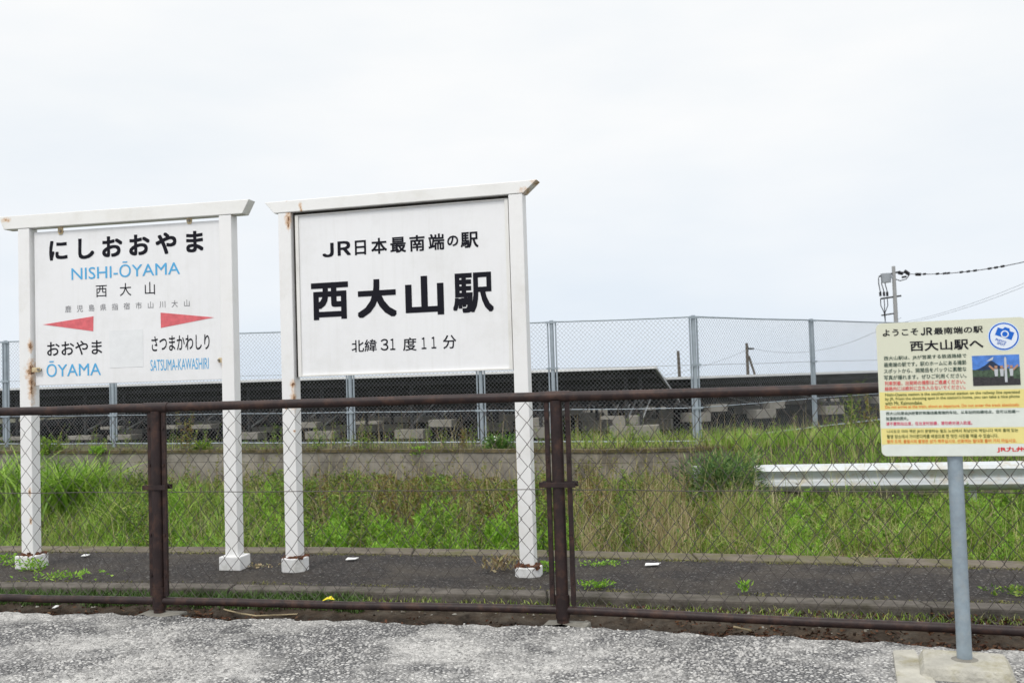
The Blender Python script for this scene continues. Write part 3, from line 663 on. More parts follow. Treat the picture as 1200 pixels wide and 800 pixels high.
m_boardlow = flat('pale_print', (0.67, 0.71, 0.66), 0.35); m_yel = flat('yellow_print_band', (0.74, 0.655, 0.26), 0.35)
m_bedge = mat('board_back_metal', (0.5, 0.5, 0.47), 0.45, 0.3, var=0.1, scale=20)
def rrect(u0, v0, u1, v1, r, k=6):
    pts = []
    for cx, cy, a0 in ((u1 - r, v0 + r, -90), (u1 - r, v1 - r, 0), (u0 + r, v1 - r, 90), (u0 + r, v0 + r, 180)):
        for i in range(k + 1): a = R(a0 + 90 * i / k); pts.append((cx + r * math.cos(a), cy + r * math.sin(a)))
    return pts
bd = P_I.shape(rrect(bu0, bv0, bu1, bv1, 0.022), BO, 0.004).build('board', m_board, I)
mb = MB(); P_I.shape([(-0.07, bv0 + 0.1), (0.07, bv0 + 0.1), (0.07, bv0 + 0.14), (-0.07, bv0 + 0.14)], 0.0295, 0.006, mb); mb.build('mounting_strap', m_bedge, I)
P_I.shape([(-0.07, bv1 - 0.14), (0.07, bv1 - 0.14), (0.07, bv1 - 0.1), (-0.07, bv1 - 0.1)], 0.0295, 0.006).build('mounting_strap', m_bedge, I)
TI = BO + 0.0046
def vat(px, py): return P_I.uv(px, py, TI)[1]
def iband(yl0, yl1, m):
    va_, vb_ = vat(1031, yl1), vat(1031, yl0)
    P_I.shape([(bu0 + 0.002, va_), (bu1 - 0.002, va_), (bu1 - 0.002, vb_), (bu0 + 0.002, vb_)], TI - 0.0005, 0.0005).build('print_band', m, bd)
iband(459.5, 480.5, m_yel); iband(480.6, 501.8, m_boardlow); iband(501.9, 520.5, m_yel)
P_I.shape(rrect(bu0 + 0.002, bv0 + 0.002, bu1 - 0.002, vat(1031, 520.6), 0.02), TI - 0.0005, 0.0005).build('print_band', m_boardlow, bd)
T2 = TI + 0.001
m_dgreen = flat('dark_print_text', (0.035, 0.075, 0.06), 0.45); m_rtext = flat('red_print_text', (0.72, 0.09, 0.10), 0.45); m_otext = flat('orange_print_text', (0.78, 0.22, 0.05), 0.45)
m_mtext = flat('crimson_print_text', (0.68, 0.07, 0.16), 0.45); m_olive = flat('olive_print_text', (0.10, 0.13, 0.04), 0.45); m_red = flat('company_red', (0.66, 0.02, 0.03), 0.45)
P_I.text('ようこそ', (1034.55, 394.0), (1075.8, 384.4), m_ink, bd, T2, 0.014)
P_I.text('Ｊ', (1079.1, 392.8), (1083.75, 383.65), m_ink, bd, T2, 0.03)
P_I.text('Ｒ', (1085.7, 392.5), (1092.15, 383.35), m_ink, bd, T2, 0.03)
P_I.text('最南端の駅', (1094.55, 391.9), (1151.54, 381.4), m_ink, bd, T2, 0.014)
P_I.text('西大山駅へ', (1066.8, 411.6), (1152, 396.0), m_ink, bd, T2, 0.016)
def iline(s, xl, xr, yl_top, yl_bot, m, bold=0.0):
    u0 = P_I.uv(xl, yl_bot, T2)[0]; u1 = P_I.uv(xr, yl_bot, T2)[0]
    P_I.text_uv(s, u0, vat(xl, yl_bot), u1, vat(xl, yl_top), m, bd, T2, bold)
y = 417.4
for s in ('西大山駅は、JRが営業する鉄道路線で', '最南端の駅です。駅のホームにある撮影', 'スポットから、開聞岳をバックに素敵な', '写真が撮れます。ぜひご利用ください。'):
    iline(s, 1036, 1132.8, y, y + 5.3, m_dgreen, 0.008); y += 7.45
for s in ('列車到着、出発時の撮影はご遠慮ください。', '線路内には絶対に立ち入らないでください。'):
    iline(s, 1037, 1131.5, y - 0.4, y + 4.6, m_rtext, 0.008); y += 6.2
y = 460.8
for s, xr, m in (('Nishi-Oyama station is the southernmost station on the railway line operated', 1195.3, m_olive), ("by JR. From the shooting spot in the station's home, you can take a nice photo", 1195.3, m_olive), ('with Mt. Kaimondake.', 1081.5, m_olive), ('Do not arrive at the train, shoot at departure. Do not enter the track absolutely.', 1195.3, m_otext)):
    iline(s, 1037.5, xr, y, y + 4.3, m, 0.01); y += 4.75
y = 482.4
for s, xr, m in (('西大山站是由JR经营的铁路线最南端的车站，从车站的拍摄地点，您可以拍摄一', 1195, m_dgreen), ('张漂亮的照片。', 1064.5, m_dgreen), ('请不要到站出发，在出发时拍摄，请勿绝对进入轨道。', 1139.5, m_mtext)):
    iline(s, 1038.5, xr, y, y + 4.4, m, 0.01); y += 5.9
y = 503.4
for s, xr, m in (('니시오오 야마 역은 JR이 운영하는 철도 노선에서 최남단의 역입니다 역의 홈에 있는', 1193.5, m_olive), ('촬영 장소에서 가이몬다케를 배경으로 한 멋진 사진을 찍을 수 있습니다.', 1170, m_olive), ('열차 도착, 출발시의 촬영은 삼가 해주십시오. 선로에는 절대로 들어 가지 마십시오.', 1191.5, m_otext)):
    iline(s, 1039.5, xr, y, y + 4.4, m, 0.01); y += 5.75
iline('JR九州', 1168.5, 1201.5, 523.2, 529.8, m_red, 0.02)
# photo spot badge
m_bblue = flat('badge_blue', (0.02, 0.13, 0.55), 0.4); m_bwhite = flat('badge_white', (0.70, 0.76, 0.85), 0.4); m_pale = flat('badge_pale', (0.62, 0.74, 0.88), 0.4)
cu_, cv_ = P_I.uv(1176.2, 394, TI); rad = abs(P_I.uv(1194, 394, TI)[0] - cu_)
def disc(r, k=40, u=None, v=None): return [((cu_ if u is None else u) + r * math.cos(2 * math.pi * i / k), (cv_ if v is None else v) + r * math.sin(2 * math.pi * i / k)) for i in range(k)]
bdg = P_I.shape(disc(rad * 1.06), TI - 0.0004, 0.0004).build('photo_badge', m_pale, bd)
def badge(uvs, off, m, nm): P_I.shape(uvs, TI + off, 0.0003).build(nm, m, bd)
badge(disc(rad), 0.0003, m_bblue, 'badge_ring'); badge(disc(rad * 0.90), 0.0009, m_bwhite, 'badge_face')
def rot(pts, a, ou, ov): return [(cu_ + ou + x * math.cos(a) - y_ * math.sin(a), cv_ + ov + x * math.sin(a) + y_ * math.cos(a)) for x, y_ in pts]
qa = R(-22); r_ = rad
badge(rot([(-.58 * r_, -.30 * r_), (.58 * r_, -.30 * r_), (.58 * r_, .28 * r_), (.28 * r_, .28 * r_), (.18 * r_, .46 * r_), (-.14 * r_, .46 * r_), (-.24 * r_, .28 * r_), (-.58 * r_, .28 * r_)], qa, .07 * r_, .20 * r_), 0.0015, m_bblue, 'camera_mark')
lu, lv = rot([(0.02 * r_, -.03 * r_)], qa, .07 * r_, .20 * r_)[0]
badge(disc(.27 * r_, 28, lu, lv), 0.0021, m_bwhite, 'lens_mark'); badge(disc(.18 * r_, 24, lu, lv), 0.0027, m_bblue, 'lens_mark')
for s, ox, oy, w, h in (('PHOTO', -.20, -.33, .74, .17), ('SPOT', -.20, -.55, .54, .16)):
    P_I.text_uv(s, cu_ + (ox - w / 2) * r_, cv_ + (oy - h / 2) * r_, cu_ + (ox + w / 2) * r_, cv_ + (oy + h / 2) * r_, m_bblue, bd, TI + 0.0018, 0.012, rot=qa)
# printed photograph on the board
a0, b0, a1, b1 = *P_I.uv(1140.6, 452, TI), *P_I.uv(1194.3, 415, TI)
def PU(x, y_): return (a0 + (a1 - a0) * x, b0 + (b1 - b0) * y_)
m_psky = mat('print_sky', (0.07, 0.20, 0.58), 0.35, var=0.35, scale=30); m_pmt = mat('print_mountain', (0.012, 0.03, 0.075), 0.4, var=0.3, scale=60)
m_pgr = mat('print_field', (0.05, 0.085, 0.05), 0.4, var=0.6, scale=90); m_pdk = mat('print_dark', (0.03, 0.028, 0.03), 0.4, var=0.6, scale=160); m_pw = flat('print_white', (0.48, 0.50, 0.53), 0.4)
m_pskin = flat('print_tan', (0.42, 0.24, 0.16), 0.4)
pp = P_I.shape([PU(0, 0), PU(1, 0), PU(1, 1), PU(0, 1)], TI - 0.0004, 0.0004).build('printed_photo', m_psky, bd)
def pic(pts, off, m, nm='printed_photo'): P_I.shape([PU(*p) for p in pts], TI + off, 0.0002).build(nm, m, bd)
pic([(.02, .50), (.15, .57), (.27, .67), (.36, .78), (.40, .82), (.45, .79), (.54, .68), (.66, .58), (.9, .52)], 0.0003, m_pmt)
pic([(0, .12), (1, .05), (1, .6), (.8, .55), (.5, .54), (.2, .50), (0, .54)], 0.0007, m_pgr); pic([(0, 0), (1, 0), (1, .2), (.6, .25), (.3, .28), (0, .3)], 0.0011, m_pdk)
pic([(.30, .80), (.36, .86), (.42, .92), (.46, .95), (.44, .85), (.38, .82)], 0.0003, m_pw)
for x in (.50, .62, .82):
    pic([(x - .03, .30), (x + .03, .30), (x + .042, .54), (x - .042, .54)], 0.0015, m_pw); pic([(x - .035, .08), (x + .035, .08), (x + .045, .28), (x - .045, .28)], 0.0015, m_pdk)
    pic([(x - .03, .56), (x + .03, .56), (x + .03, .65), (x - .03, .65)], 0.0015, m_pskin)
    sx = -1 if x < .6 else 1; pic([(x + sx * .05, .48), (x + sx * .16, .64), (x + sx * .13, .68), (x + sx * .03, .54)], 0.0015, m_pskin)
pic([(.675, .10), (.73, .10), (.725, .88), (.70, .95), (.68, .88)], 0.0019, m_pw)

# ================================================================== BACK FENCE
m_bpost = mat('galvanised_fence_post', (0.33, 0.38, 0.43), 0.5, 0.2, var=0.12, scale=10)
m_bwire = mat('grey_coated_wire', (0.25, 0.26, 0.27), 0.5, 0.2, var=0.2, scale=3)
corner = atY(815, 440, 14.0)
bl = [(x, Y) for x, Y in ((-150, None),)]
def backline(px):
    """(x, y) of the far fence at photo column px: runs left from the corner, bends away on the right"""
    c_ = Vector((corner.x, corner.y))
    if px <= 815: a, d = c_, Vector((-0.965, 0.262))
    else:
        r14 = atY(953, 440, 16.3); a, d = c_, (Vector((r14.x, r14.y)) - c_).normalized()
    r_ = ray(px, 450); k = Vector((r_.x, r_.y))
    # a + d t = k s
    det = d.x * (-k.y) + k.x * d.y; t_ = (-a.x * (-k.y) + (-a.y) * k.x * 1.0) / det if abs(det) > 1e-9 else 0
    t_ = ((-a.x) * (-k.y) - (-k.x) * (-a.y)) / (d.x * (-k.y) - (-k.x) * d.y)
    return a + d * t_
bposts = [-190, -70, 7, 132.5, 271, 410.5, 563.5, 648.5, 815, 953.5, 1066, 1150, 1225]
bp_ = [backline(x) for x in bposts]
bz = []
for p, x in zip(bp_, bposts): bz.append(float(uplift(p.x)) if x <= 815 else TER + 0.02 * (x - 815) / 138)
HB = 1.80
bf = thing('wire_fence', (corner.x, corner.y, TER), 'tall pale grey wire mesh fence on top of the far wall, before the solar panels', 'fence')
for i, (p, z) in enumerate(zip(bp_, bz)):
    P0 = Vector((p.x, p.y, z)); topz = 1.80
    q0 = bp_[max(0, i - 1)]; q1 = bp_[min(len(bp_) - 1, i + 1)]; d = (q1 - q0).normalized(); d3 = Vector((d.x, d.y, 0)); nn = Vector((d.y, -d.x, 0))
    o = MB().tube([P0 + Vector((0, 0, -0.05)), P0 + Vector((0, 0, topz + 0.02))], 0.031, 10).build('post', m_bpost, bf, smooth=True)
    for s in (-1, 1):
        MB().box(P0 + d3 * (s * 0.058) + Vector((0, 0, 0.05 + topz / 2)), (0.018, 0.02, topz - 0.1), (d3, nn, Vector((0, 0, 1)))).build('mesh_end_bar', m_bpost, bf)
    cb = MB()
    for zz in (topz - 0.01, 1.12, 0.52): cb.box(P0 + nn * 0.036 + Vector((0, 0, zz)), (0.17, 0.008, 0.03), (d3, nn, Vector((0, 0, 1))))
    cb.build('clamp_band', m_bpost, bf)
    if i in (5, 6, 7, 8): MB().box(P0 + Vector((0, 0, -0.03)), (0.2, 0.2, 0.10), (d3, nn, Vector((0, 0, 1)))).build('footing', m_pad, bf, bevel=0.01)
for i in range(len(bp_) - 1):
    a, b_ = bp_[i], bp_[i + 1]; za, zb_ = bz[i], bz[i + 1]; d = (b_ - a).normalized()
    A3 = Vector((a.x, a.y, za)); B3 = Vector((b_.x, b_.y, zb_))
    for h_, r in ((HB, 0.0125), (1.12, 0.0035), (0.52, 0.006), (0.055, 0.011)):
        MB().tube([A3 + Vector((0, 0, h_)), A3.lerp(B3, 0.5) + Vector((0, 0, h_ - 0.006)), B3 + Vector((0, 0, h_))], r, 6).build({HB: 'top_rail', 0.055: 'bottom_rail'}.get(h_, 'tension_wire'), m_bpost if h_ != 1.12 else m_bwire, bf, smooth=True)
    a2 = a + d * 0.06; b2_ = b_ - d * 0.06
    chainlink('chain_link_mesh', a2, b2_, za + 0.06, za + HB - 0.01, zb_ + 0.06, zb_ + HB - 0.01, 0.062, 0.064, 0.0018, m_bwire, bf, jitter=0.001)

# ================================================================== SOLAR ROWS
m_back = mat('shaded_panel_back', (0.036, 0.040, 0.034), 0.85, var=0.25, scale=1.5, spec=0.0)  # back sheet coloured dark to carry the shade of the underside
m_cell = mat('solar_glass', (0.012, 0.016, 0.035), 0.12, var=0.3, scale=3)
m_alu = mat('aluminium_frame', (0.60, 0.61, 0.61), 0.4, 0.3, var=0.08, scale=5)
m_steel = mat('rack_steel', (0.035, 0.037, 0.04), 0.7, 0.2, var=0.15, scale=4)  # darkened in its colour for the shade under the rows
m_block = mat('cast_concrete_block', (0.30, 0.285, 0.25), 0.9, var=0.18, scale=3, dirt=(0.2, 0.19, 0.15), dirt_amt=0.6, dscale=4)
def solar_row(P_hi, d, length, depth, z_hi, z_lo, label, ground, n_pan, foot_t, foot_t2):
    """P_hi: (x, y) of one end of the high edge; d: row direction; the slope falls away from the viewer"""
    d3 = Vector((d.x, d.y, 0)).normalized(); back = Vector((-d3.y, d3.x, 0))
    if back.y < 0: back = -back
    H = Vector((P_hi.x, P_hi.y, z_hi)); fall = (back * depth + Vector((0, 0, z_lo - z_hi))); fl = fall.normalized(); up = d3.cross(fl)
    if up.z < 0: up = -up
    rt = thing('solar_array', (P_hi.x, P_hi.y, ground), label, 'solar panels', 'rows of solar panels')
    w = length / n_pan
    for i in range(n_pan):
        for j in range(2):
            c = H + d3 * (w * (i + 0.5)) + fl * (fall.length * (0.25 + 0.5 * j))
            o = MB().box(c - up * 0.012, (w - 0.012, fall.length / 2 - 0.012, 0.008), (d3, fl, up)).build('solar_panel', m_back, rt)
            MB().box(c - up * 0.004, (w - 0.02, fall.length / 2 - 0.02, 0.006), (d3, fl, up)).build('glass', m_cell, o)
    MB().box(H + d3 * (length / 2) - fl * 0.012 , (length, 0.02, 0.042), (d3, fl, up)).build('edge_trim', m_alu, rt)
    for t_ in (0.0, length): MB().box(H + d3 * t_ + fl * (fall.length / 2), (0.04, fall.length, 0.04), (d3, fl, up)).build('edge_trim', m_alu, rt)
    for q in (0.13, 0.38, 0.62, 0.88):
        MB().box(H + d3 * (length / 2) + fl * (fall.length * q) - up * 0.046, (length - 0.1, 0.04, 0.05), (d3, fl, up)).build('purlin', m_steel, rt)
    for t_ in foot_t:
        b0_ = Vector((P_hi.x, P_hi.y, ground)) + d3 * t_ + back * 0.35
        MB().box(b0_ + Vector((0, 0, 0.08)), (0.52, 0.34, 0.19), (d3, back, Vector((0, 0, 1)))).build('footing', m_block, rt, bevel=0.01)
        hz = z_hi + (z_lo - z_hi) * 0.35 / depth - 0.08
        MB().tube([b0_ + Vector((0, 0, 0.16)), Vector((b0_.x, b0_.y, hz))], 0.03, 8).build('post', m_steel, rt)
        e_ = b0_ + back * (depth * 0.45); e_.z = z_hi + (z_lo - z_hi) * (0.35 + depth * 0.45) / depth - 0.08
        MB().tube([b0_ + Vector((0, 0, 0.25)), e_], 0.016, 6).build('brace', m_alu, rt)
    for t_ in foot_t2:
        b0_ = Vector((P_hi.x, P_hi.y, ground)) + d3 * t_ + back * (depth - 0.4)
        MB().box(b0_ + Vector((0, 0, 0.08)), (0.52, 0.34, 0.19), (d3, back, Vector((0, 0, 1)))).build('footing', m_block, rt, bevel=0.01)
        MB().tube([b0_ + Vector((0, 0, 0.16)), Vector((b0_.x, b0_.y, z_lo - 0.05 + (z_hi - z_lo) * 0.4 / depth))], 0.03, 8).build('post', m_steel, rt)
    return rt
hi_end = atY(768, 430.5, 15.6)
drow = Vector((-0.962, 0.274))
back_ = Vector((0.274, 0.962))
def t_on_row(px, extra):
    """distance along the row where photo column px meets the line `extra` metres behind the high edge"""
    a = Vector((hi_end.x, hi_end.y)) + back_ * extra; k = ray(px, 500); k = Vector((k.x, k.y))
    return ((-a.x) * (-k.y) - (-k.x) * (-a.y)) / (drow.x * (-k.y) - (-k.x) * drow.y)
ft1 = [t_on_row(x, 0.35) for x in (812, 735, 634, 483, 378, 292, 146, 100, 20)]; ft1 = [max(0.3, t_) for t_ in ft1]
ft2 = [t_on_row(x, 2.6) for x in (830, 774, 700, 583, 460, 430, 396, 313, 160)]; ft2 = [max(0.35, t_) for t_ in ft2]
GR = TER + 0.03
s1 = solar_row(Vector((hi_end.x, hi_end.y)), drow, 17.5, 3.0, hi_end.z, hi_end.z - 0.62, 'nearest long row of dark solar panels seen from below, behind the wire fence', GR, 17, ft1, ft2)
s3 = copy_tree(s1); s3.location = s1.location + Vector((back_.x, back_.y, 0)) * 4.1 + Vector((-0.9, 0.2, 0)); s3['label'] = 'second row of solar panels, hidden in the shade behind the nearest row'
h2 = atY(782, 443.6, 20.0); h2b = atY(1040, 432.8, 22.5); d2 = (Vector((h2b.x, h2b.y)) - Vector((h2.x, h2.y))).normalized()
s2 = solar_row(Vector((h2.x, h2.y)), d2, 13.0, 3.0, h2.z, h2.z - 0.6, 'dark solar row on the right, its white top edge running behind the information board', GR, 12, [0.9, 2.6, 4.5, 6.4, 8.3, 10.2, 12.2], [1.5, 4.0, 6.5, 9.0, 11.5])
s4 = copy_tree(s2); bk = Vector((-d2.y, d2.x)) ; s4.location = s2.location + Vector((bk.x, bk.y, 0)) * 4.2; s4['label'] = 'farthest solar row on the right, in shade behind the row with the white edge'
# cable tray boxes: inverter hung on a stand

# ================================================================== GUARD RAIL
m_gr = mat('white_guard_rail', (0.50, 0.53, 0.55), 0.45, 0.1, var=0.10, scale=6, dirt=(0.36, 0.30, 0.20), dirt_amt=0.75, dscale=6)
g0 = atY(884, 544.5, 12.5); g1 = atY(1290, 538.5, 11.5)
gd = (g1 - g0); gd.z = 0; gl = gd.length; gd.normalize(); gn = Vector((gd.y, -gd.x, 0))
gr = thing('guard_rail', (g0.x, g0.y, -0.75), 'white corrugated steel guard rail in the grass at the right', 'guard rail')
prof = [(0.0, 0.0), (0.02, -0.012), (0.075, -0.03), (0.10, -0.075), (0.045, -0.115), (0.02, -0.145), (0.02, -0.185), (0.045, -0.215), (0.10, -0.255), (0.075, -0.30), (0.02, -0.325), (0.0, -0.335)]
vs_ = []; fs_ = []; K = len(prof)
for i, t_ in enumerate((0, 0.12, gl)):
    for (dd, zz) in prof:
        sc = 0.93 if i == 0 else 1.0
        vs_.append(Vector((g0.x, g0.y, g0.z + (g1.z - g0.z) * t_ / gl)) + gd * t_ + gn * dd * sc + Vector((0, 0, -0.165 + (zz + 0.165) * sc)))
for i in range(2):
    for k in range(K - 1): fs_.append((i * K + k, (i + 1) * K + k, (i + 1) * K + k + 1, i * K + k + 1))
back0 = len(vs_); vs_ += [v - gn * 0.004 for v in vs_[:back0]]; fs_ += [tuple(x + back0 for x in f)[::-1] for f in fs_[:]]
beam = MB().add(vs_, fs_).build('rail_beam', m_gr, gr, smooth=True)
for t_ in (0.5, 2.5, 4.5): MB().tube([g0 + gd * t_ - gn * 0.07 + Vector((0, 0, -0.9)), g0 + gd * t_ - gn * 0.07 + Vector((0, 0, -0.05))], 0.055, 12).build('post', m_gr, gr, smooth=True)
for t_ in (0.5, 2.5, 4.5):
    for dz in (-.10, -.235):
        q_ = g0 + gd * t_ + gn * 0.03 + Vector((0, 0, dz)); MB().tube([q_, q_ + gn * 0.05], 0.016, 8).build('bolt', m_bolt, gr)
gm = atY(814.5, 546, 12.4)
mk = thing('marker_post', (gm.x, gm.y, gm.z - 0.55), 'short white marker post half hidden in the weeds, left of the guard rail', 'post')
MB().tube([gm + Vector((0, 0, -0.6)), gm], 0.032, 10).build('post', m_gr, mk, smooth=True); MB().box(gm + Vector((0.02, -0.03, -0.05)), (0.10, 0.02, 0.10)).build('reflector_plate', m_gr, mk, bevel=0.004)

# ================================================================== UTILITY POLES AND LINES
m_conc = mat('pole_concrete', (0.34, 0.345, 0.35), 0.85, var=0.1, scale=3); m_blk = flat('black_insulation', (0.03, 0.03, 0.035), 0.5); m_trans = mat('transformer_paint', (0.36, 0.39, 0.43), 0.5, var=0.1, scale=2)
DP = 58.0
def dpt(px, py, D=DP): return atY(px, py, D)
pb = dpt(1051, 452); pt_ = dpt(1047, 312)
up_ = thing('utility_pole', (pb.x, pb.y, -0.3), 'grey concrete utility pole with transformer and crossarms behind the information board', 'utility pole')
MB().tube([Vector((pt_.x, pb.y, -0.5)), Vector((pt_.x, pb.y, pt_.z))], [0.15, 0.10], 14).build('pole', m_conc, up_, smooth=True)
def onp(px, py): return dpt(px, py, pb.y)
def stick(p, q, r, nm, m): return MB().tube([onp(*p), onp(*q)], r, 8).build(nm, m, up_)
stick((1032, 350), (1056, 346.5), 0.05, 'crossarm', m_steel); stick((1033, 369.5), (1052, 366.5), 0.04, 'crossarm', m_steel); stick((1030, 324), (1055, 318), 0.045, 'crossarm', m_steel)
MB().tube([onp(1038, 320.5), onp(1038.6, 331)], [0.30, 0.27], 14).build('transformer', m_trans, up_, smooth=True)
stick((1034, 321), (1036, 326), 0.13, 'bushing', m_trans); stick((1043, 322), (1045, 326), 0.10, 'bushing', m_trans)
for k, (x0, x1) in enumerate(((1029.5, 1031.5), (1033, 1035.8), (1037, 1039.6))):
    MB().tube([onp(x0, 325), onp(x0 + 0.3, 333), onp(x1, 341), onp(x1 + 0.4, 347)], 0.028, 6).build('drop_cable', m_blk, up_)
    stick((x1, 342), (x1 + .3, 347), 0.07, 'insulator', m_blk)
    MB().tube([onp(x1 + 0.3, 350), onp(x1 + 0.8, 358), onp(1036 + k * 0.6, 366), onp(1037.5, 377)], 0.025, 6).build('drop_cable', m_blk, up_)
stick((1047, 319.5), (1062, 319.5), 0.035, 'line_bracket', m_steel)
for (x0, y0, x1, y1, r) in ((1053, 319.5, 1058, 320.5, 0.10), (1060, 317.5, 1065, 321, 0.11), (1073, 321.5, 1079, 321.5, 0.09), (1057, 325, 1062, 324, 0.06)): stick((x0, y0), (x1, y1), r, 'insulator', m_blk)
MB().tube([onp(1049, 327), onp(1055, 329), onp(1062, 327), onp(1066, 321.5)], 0.028, 6).build('jumper_cable', m_blk, up_)
def span(name, p0, p1, D0, D1, sag, r, label, group, m=m_blk, beads=None):
    a, b_ = atY(*p0, D0), atY(*p1, D1); k = []
    for s in np.linspace(0, 1, 25): k.append(a.lerp(b_, s) - Vector((0, 0, sag * 4 * s * (1 - s))))
    root = thing(name, a, label, 'power line', group); MB().tube(k, r, 5).build('cable', m, root)
    if beads:
        for s in beads:
            p = a.lerp(b_, s) - Vector((0, 0, sag * 4 * s * (1 - s))); q = a.lerp(b_, s + 0.012) - Vector((0, 0, sag * 4 * s * (1 - s)))
            MB().tube([p, q], 0.06, 6).build('cable_sleeve', m_blk, root)
span('power_line', (1064, 321), (1330, 268), DP, 40, 0.55, 0.021, 'upper overhead line with dark sleeves running right from the utility pole', 'overhead power lines', beads=[0.05, 0.095, 0.17, 0.21, 0.23, 0.30, 0.335, 0.37, 0.44, 0.47, 0.5])
m_thin = flat('pale_wire', (0.32, 0.34, 0.38), 0.5)
span('power_line', (1056, 378), (1330, 270), 70, 40, 0.5, 0.011, 'faint overhead line, upper of the two thin ones at the right edge', 'overhead power lines', m_thin)
span('power_line', (1050, 381), (1330, 277), 70, 40, 0.5, 0.011, 'faint overhead line, lower of the two thin ones at the right edge', 'overhead power lines', m_thin)
m_wood = mat('dark_timber_pole', (0.10, 0.085, 0.07), 0.85, var=0.2, scale=3)
D3 = 62.0; q0 = atY(876.5, 450, D3); q1 = atY(875, 402, D3)
po = thing('timber_pole', (q0.x, q0.y, -0.3), 'distant dark pole with a slanting prop, above the right solar row', 'utility pole')
MB().tube([Vector((q1.x, q0.y, -0.5)), Vector((q1.x, q0.y, q1.z))], [0.11, 0.085], 10).build('pole', m_wood, po, smooth=True)
MB().tube([atY(877.5, 417, D3), atY(885, 440, D3)], 0.07, 8).build('prop', m_wood, po); MB().box(atY(879, 408.5, D3), (0.45, 0.15, 0.12)).build('line_bracket', m_steel, po)
q0 = atY(796, 450, 60); q1 = atY(794.6, 411, 60)
po2 = thing('thin_pole', (q0.x, q0.y, -0.3), 'slim bare distant pole behind the end of the nearest solar row', 'pole')
MB().tube([Vector((q1.x + 0.06, q0.y, -0.5)), q1], [0.11, 0.085], 8).build('pole', m_wood, po2)
span('power_line', (877, 407), (1056, 372), D3, DP, 1.0, 0.012, 'faint sagging line between the propped timber pole and the concrete pole', 'overhead power lines', m_thin)
span('power_line', (875, 410), (640, 432), D3, 70, 1.2, 0.010, 'faint line running left from the propped timber pole', 'overhead power lines', m_thin)

# ================================================================== VEGETATION
G_bright = [(0.07, 0.16, 0.018), (0.15, 0.28, 0.030), (0.23, 0.38, 0.05), (0.34, 0.46, 0.10)]
G_mix = [(0.05, 0.10, 0.016), (0.13, 0.23, 0.027), (0.22, 0.34, 0.045), (0.34, 0.41, 0.09), (0.40, 0.37, 0.17)]
G_dry = [(0.15, 0.11, 0.05), (0.30, 0.23, 0.13), (0.46, 0.38, 0.24), (0.22, 0.24, 0.07)]
G_leaf = [(0.035, 0.08, 0.013), (0.09, 0.18, 0.022), (0.17, 0.28, 0.035), (0.28, 0.35, 0.055)]
G_dark = [(0.028, 0.07, 0.02), (0.06, 0.13, 0.038), (0.11, 0.20, 0.06), (0.20, 0.28, 0.09)]
G_lime = [(0.12, 0.27, 0.022), (0.22, 0.42, 0.045), (0.33, 0.50, 0.07)]
G_red = [(0.13, 0.065, 0.035), (0.24, 0.15, 0.06), (0.22, 0.24, 0.05), (0.14, 0.2, 0.035)]
mg_bright = leafmat('fresh_grass_blade', G_bright, 0.32); mg_mix = leafmat('mixed_grass_blade', G_mix, 0.3); mg_dry = leafmat('dry_grass_blade', G_dry, 0.2, 0.7); mg_pale = leafmat('pale_grass_blade', [(0.20, 0.24, 0.07), (0.34, 0.36, 0.13), (0.48, 0.45, 0.24), (0.58, 0.52, 0.33)], .25, .7)
ml_leaf = leafmat('weed_leaf', G_leaf, 0.3); ml_dark = leafmat('dark_bush_leaf', G_dark, 0.25); ml_lime = leafmat('young_weed_leaf', G_lime, 0.35); ml_red = leafmat('reddish_weed_leaf', G_red, 0.2, 0.7)
ml_stem = leafmat('weed_stem', [(0.10, 0.085, 0.035), (0.17, 0.13, 0.07), (0.08, 0.11, 0.03)], 0.0, 0.7)
def blades(base, h, w, bend, seg=4, az=None, droop=0.35):
    """curved tapering strips; base (n,3), h/w/bend (n,)"""
    n_ = len(base); az = rng.uniform(0, 2 * np.pi, n_) if az is None else az
    dirv = np.stack([np.cos(az), np.sin(az), np.zeros(n_)], 1); tw = az + np.pi / 2 + rng.normal(0, 0.6, n_)
    side = np.stack([np.cos(tw), np.sin(tw), rng.normal(0, 0.15, n_)], 1)
    s = np.linspace(0, 1, seg + 1)[None, :, None]
    hh_, bb = h[:, None, None], bend[:, None, None]
    zc = hh_ * (s - droop * bb * s ** 2.2); hc = hh_ * bb * (0.25 * s + 0.75 * s ** 2)
    C = base[:, None, :] + dirv[:, None, :] * hc; C[..., 2] += zc[..., 0]
    wid = (w[:, None, None] / 2) * np.where(s < 0.3, 0.75 + 0.8 * s, 1.0) * (1 - s) ** 0.65 + 0.0004
    V = np.stack([C - side[:, None, :] * wid, C + side[:, None, :] * wid], 2)
    idx = np.arange(n_ * (seg + 1) * 2).reshape(n_, seg + 1, 2)
    F = np.stack([idx[:, :-1, 0], idx[:, :-1, 1], idx[:, 1:, 1], idx[:, 1:, 0]], -1).reshape(-1, 4)
    return V.reshape(-1, 3), F
def leaves(c, dirv, ln, wd):
    """folded diamond leaves from c along dirv"""
    n_ = len(c); dirv = dirv / np.linalg.norm(dirv, axis=1, keepdims=True)
    rnd = rng.normal(size=(n_, 3)); side = np.cross(dirv, rnd); side /= np.linalg.norm(side, axis=1, keepdims=True) + 1e-9
    up = np.cross(side, dirv); l_ = ln[:, None]; w_ = wd[:, None]
    mid = c + dirv * l_ * 0.45
    V = np.stack([c, mid + side * w_ / 2 + up * w_ * 0.15, c + dirv * l_ - up * l_ * 0.12, mid - side * w_ / 2 + up * w_ * 0.15], 1)
    return V.reshape(-1, 3), np.arange(n_ * 4).reshape(-1, 4)
def join(parts):
    V = []; F = []; k = 0
    for v, f in parts: V.append(v); F.append(f + k); k += len(v)
    return np.concatenate(V), np.concatenate(F)
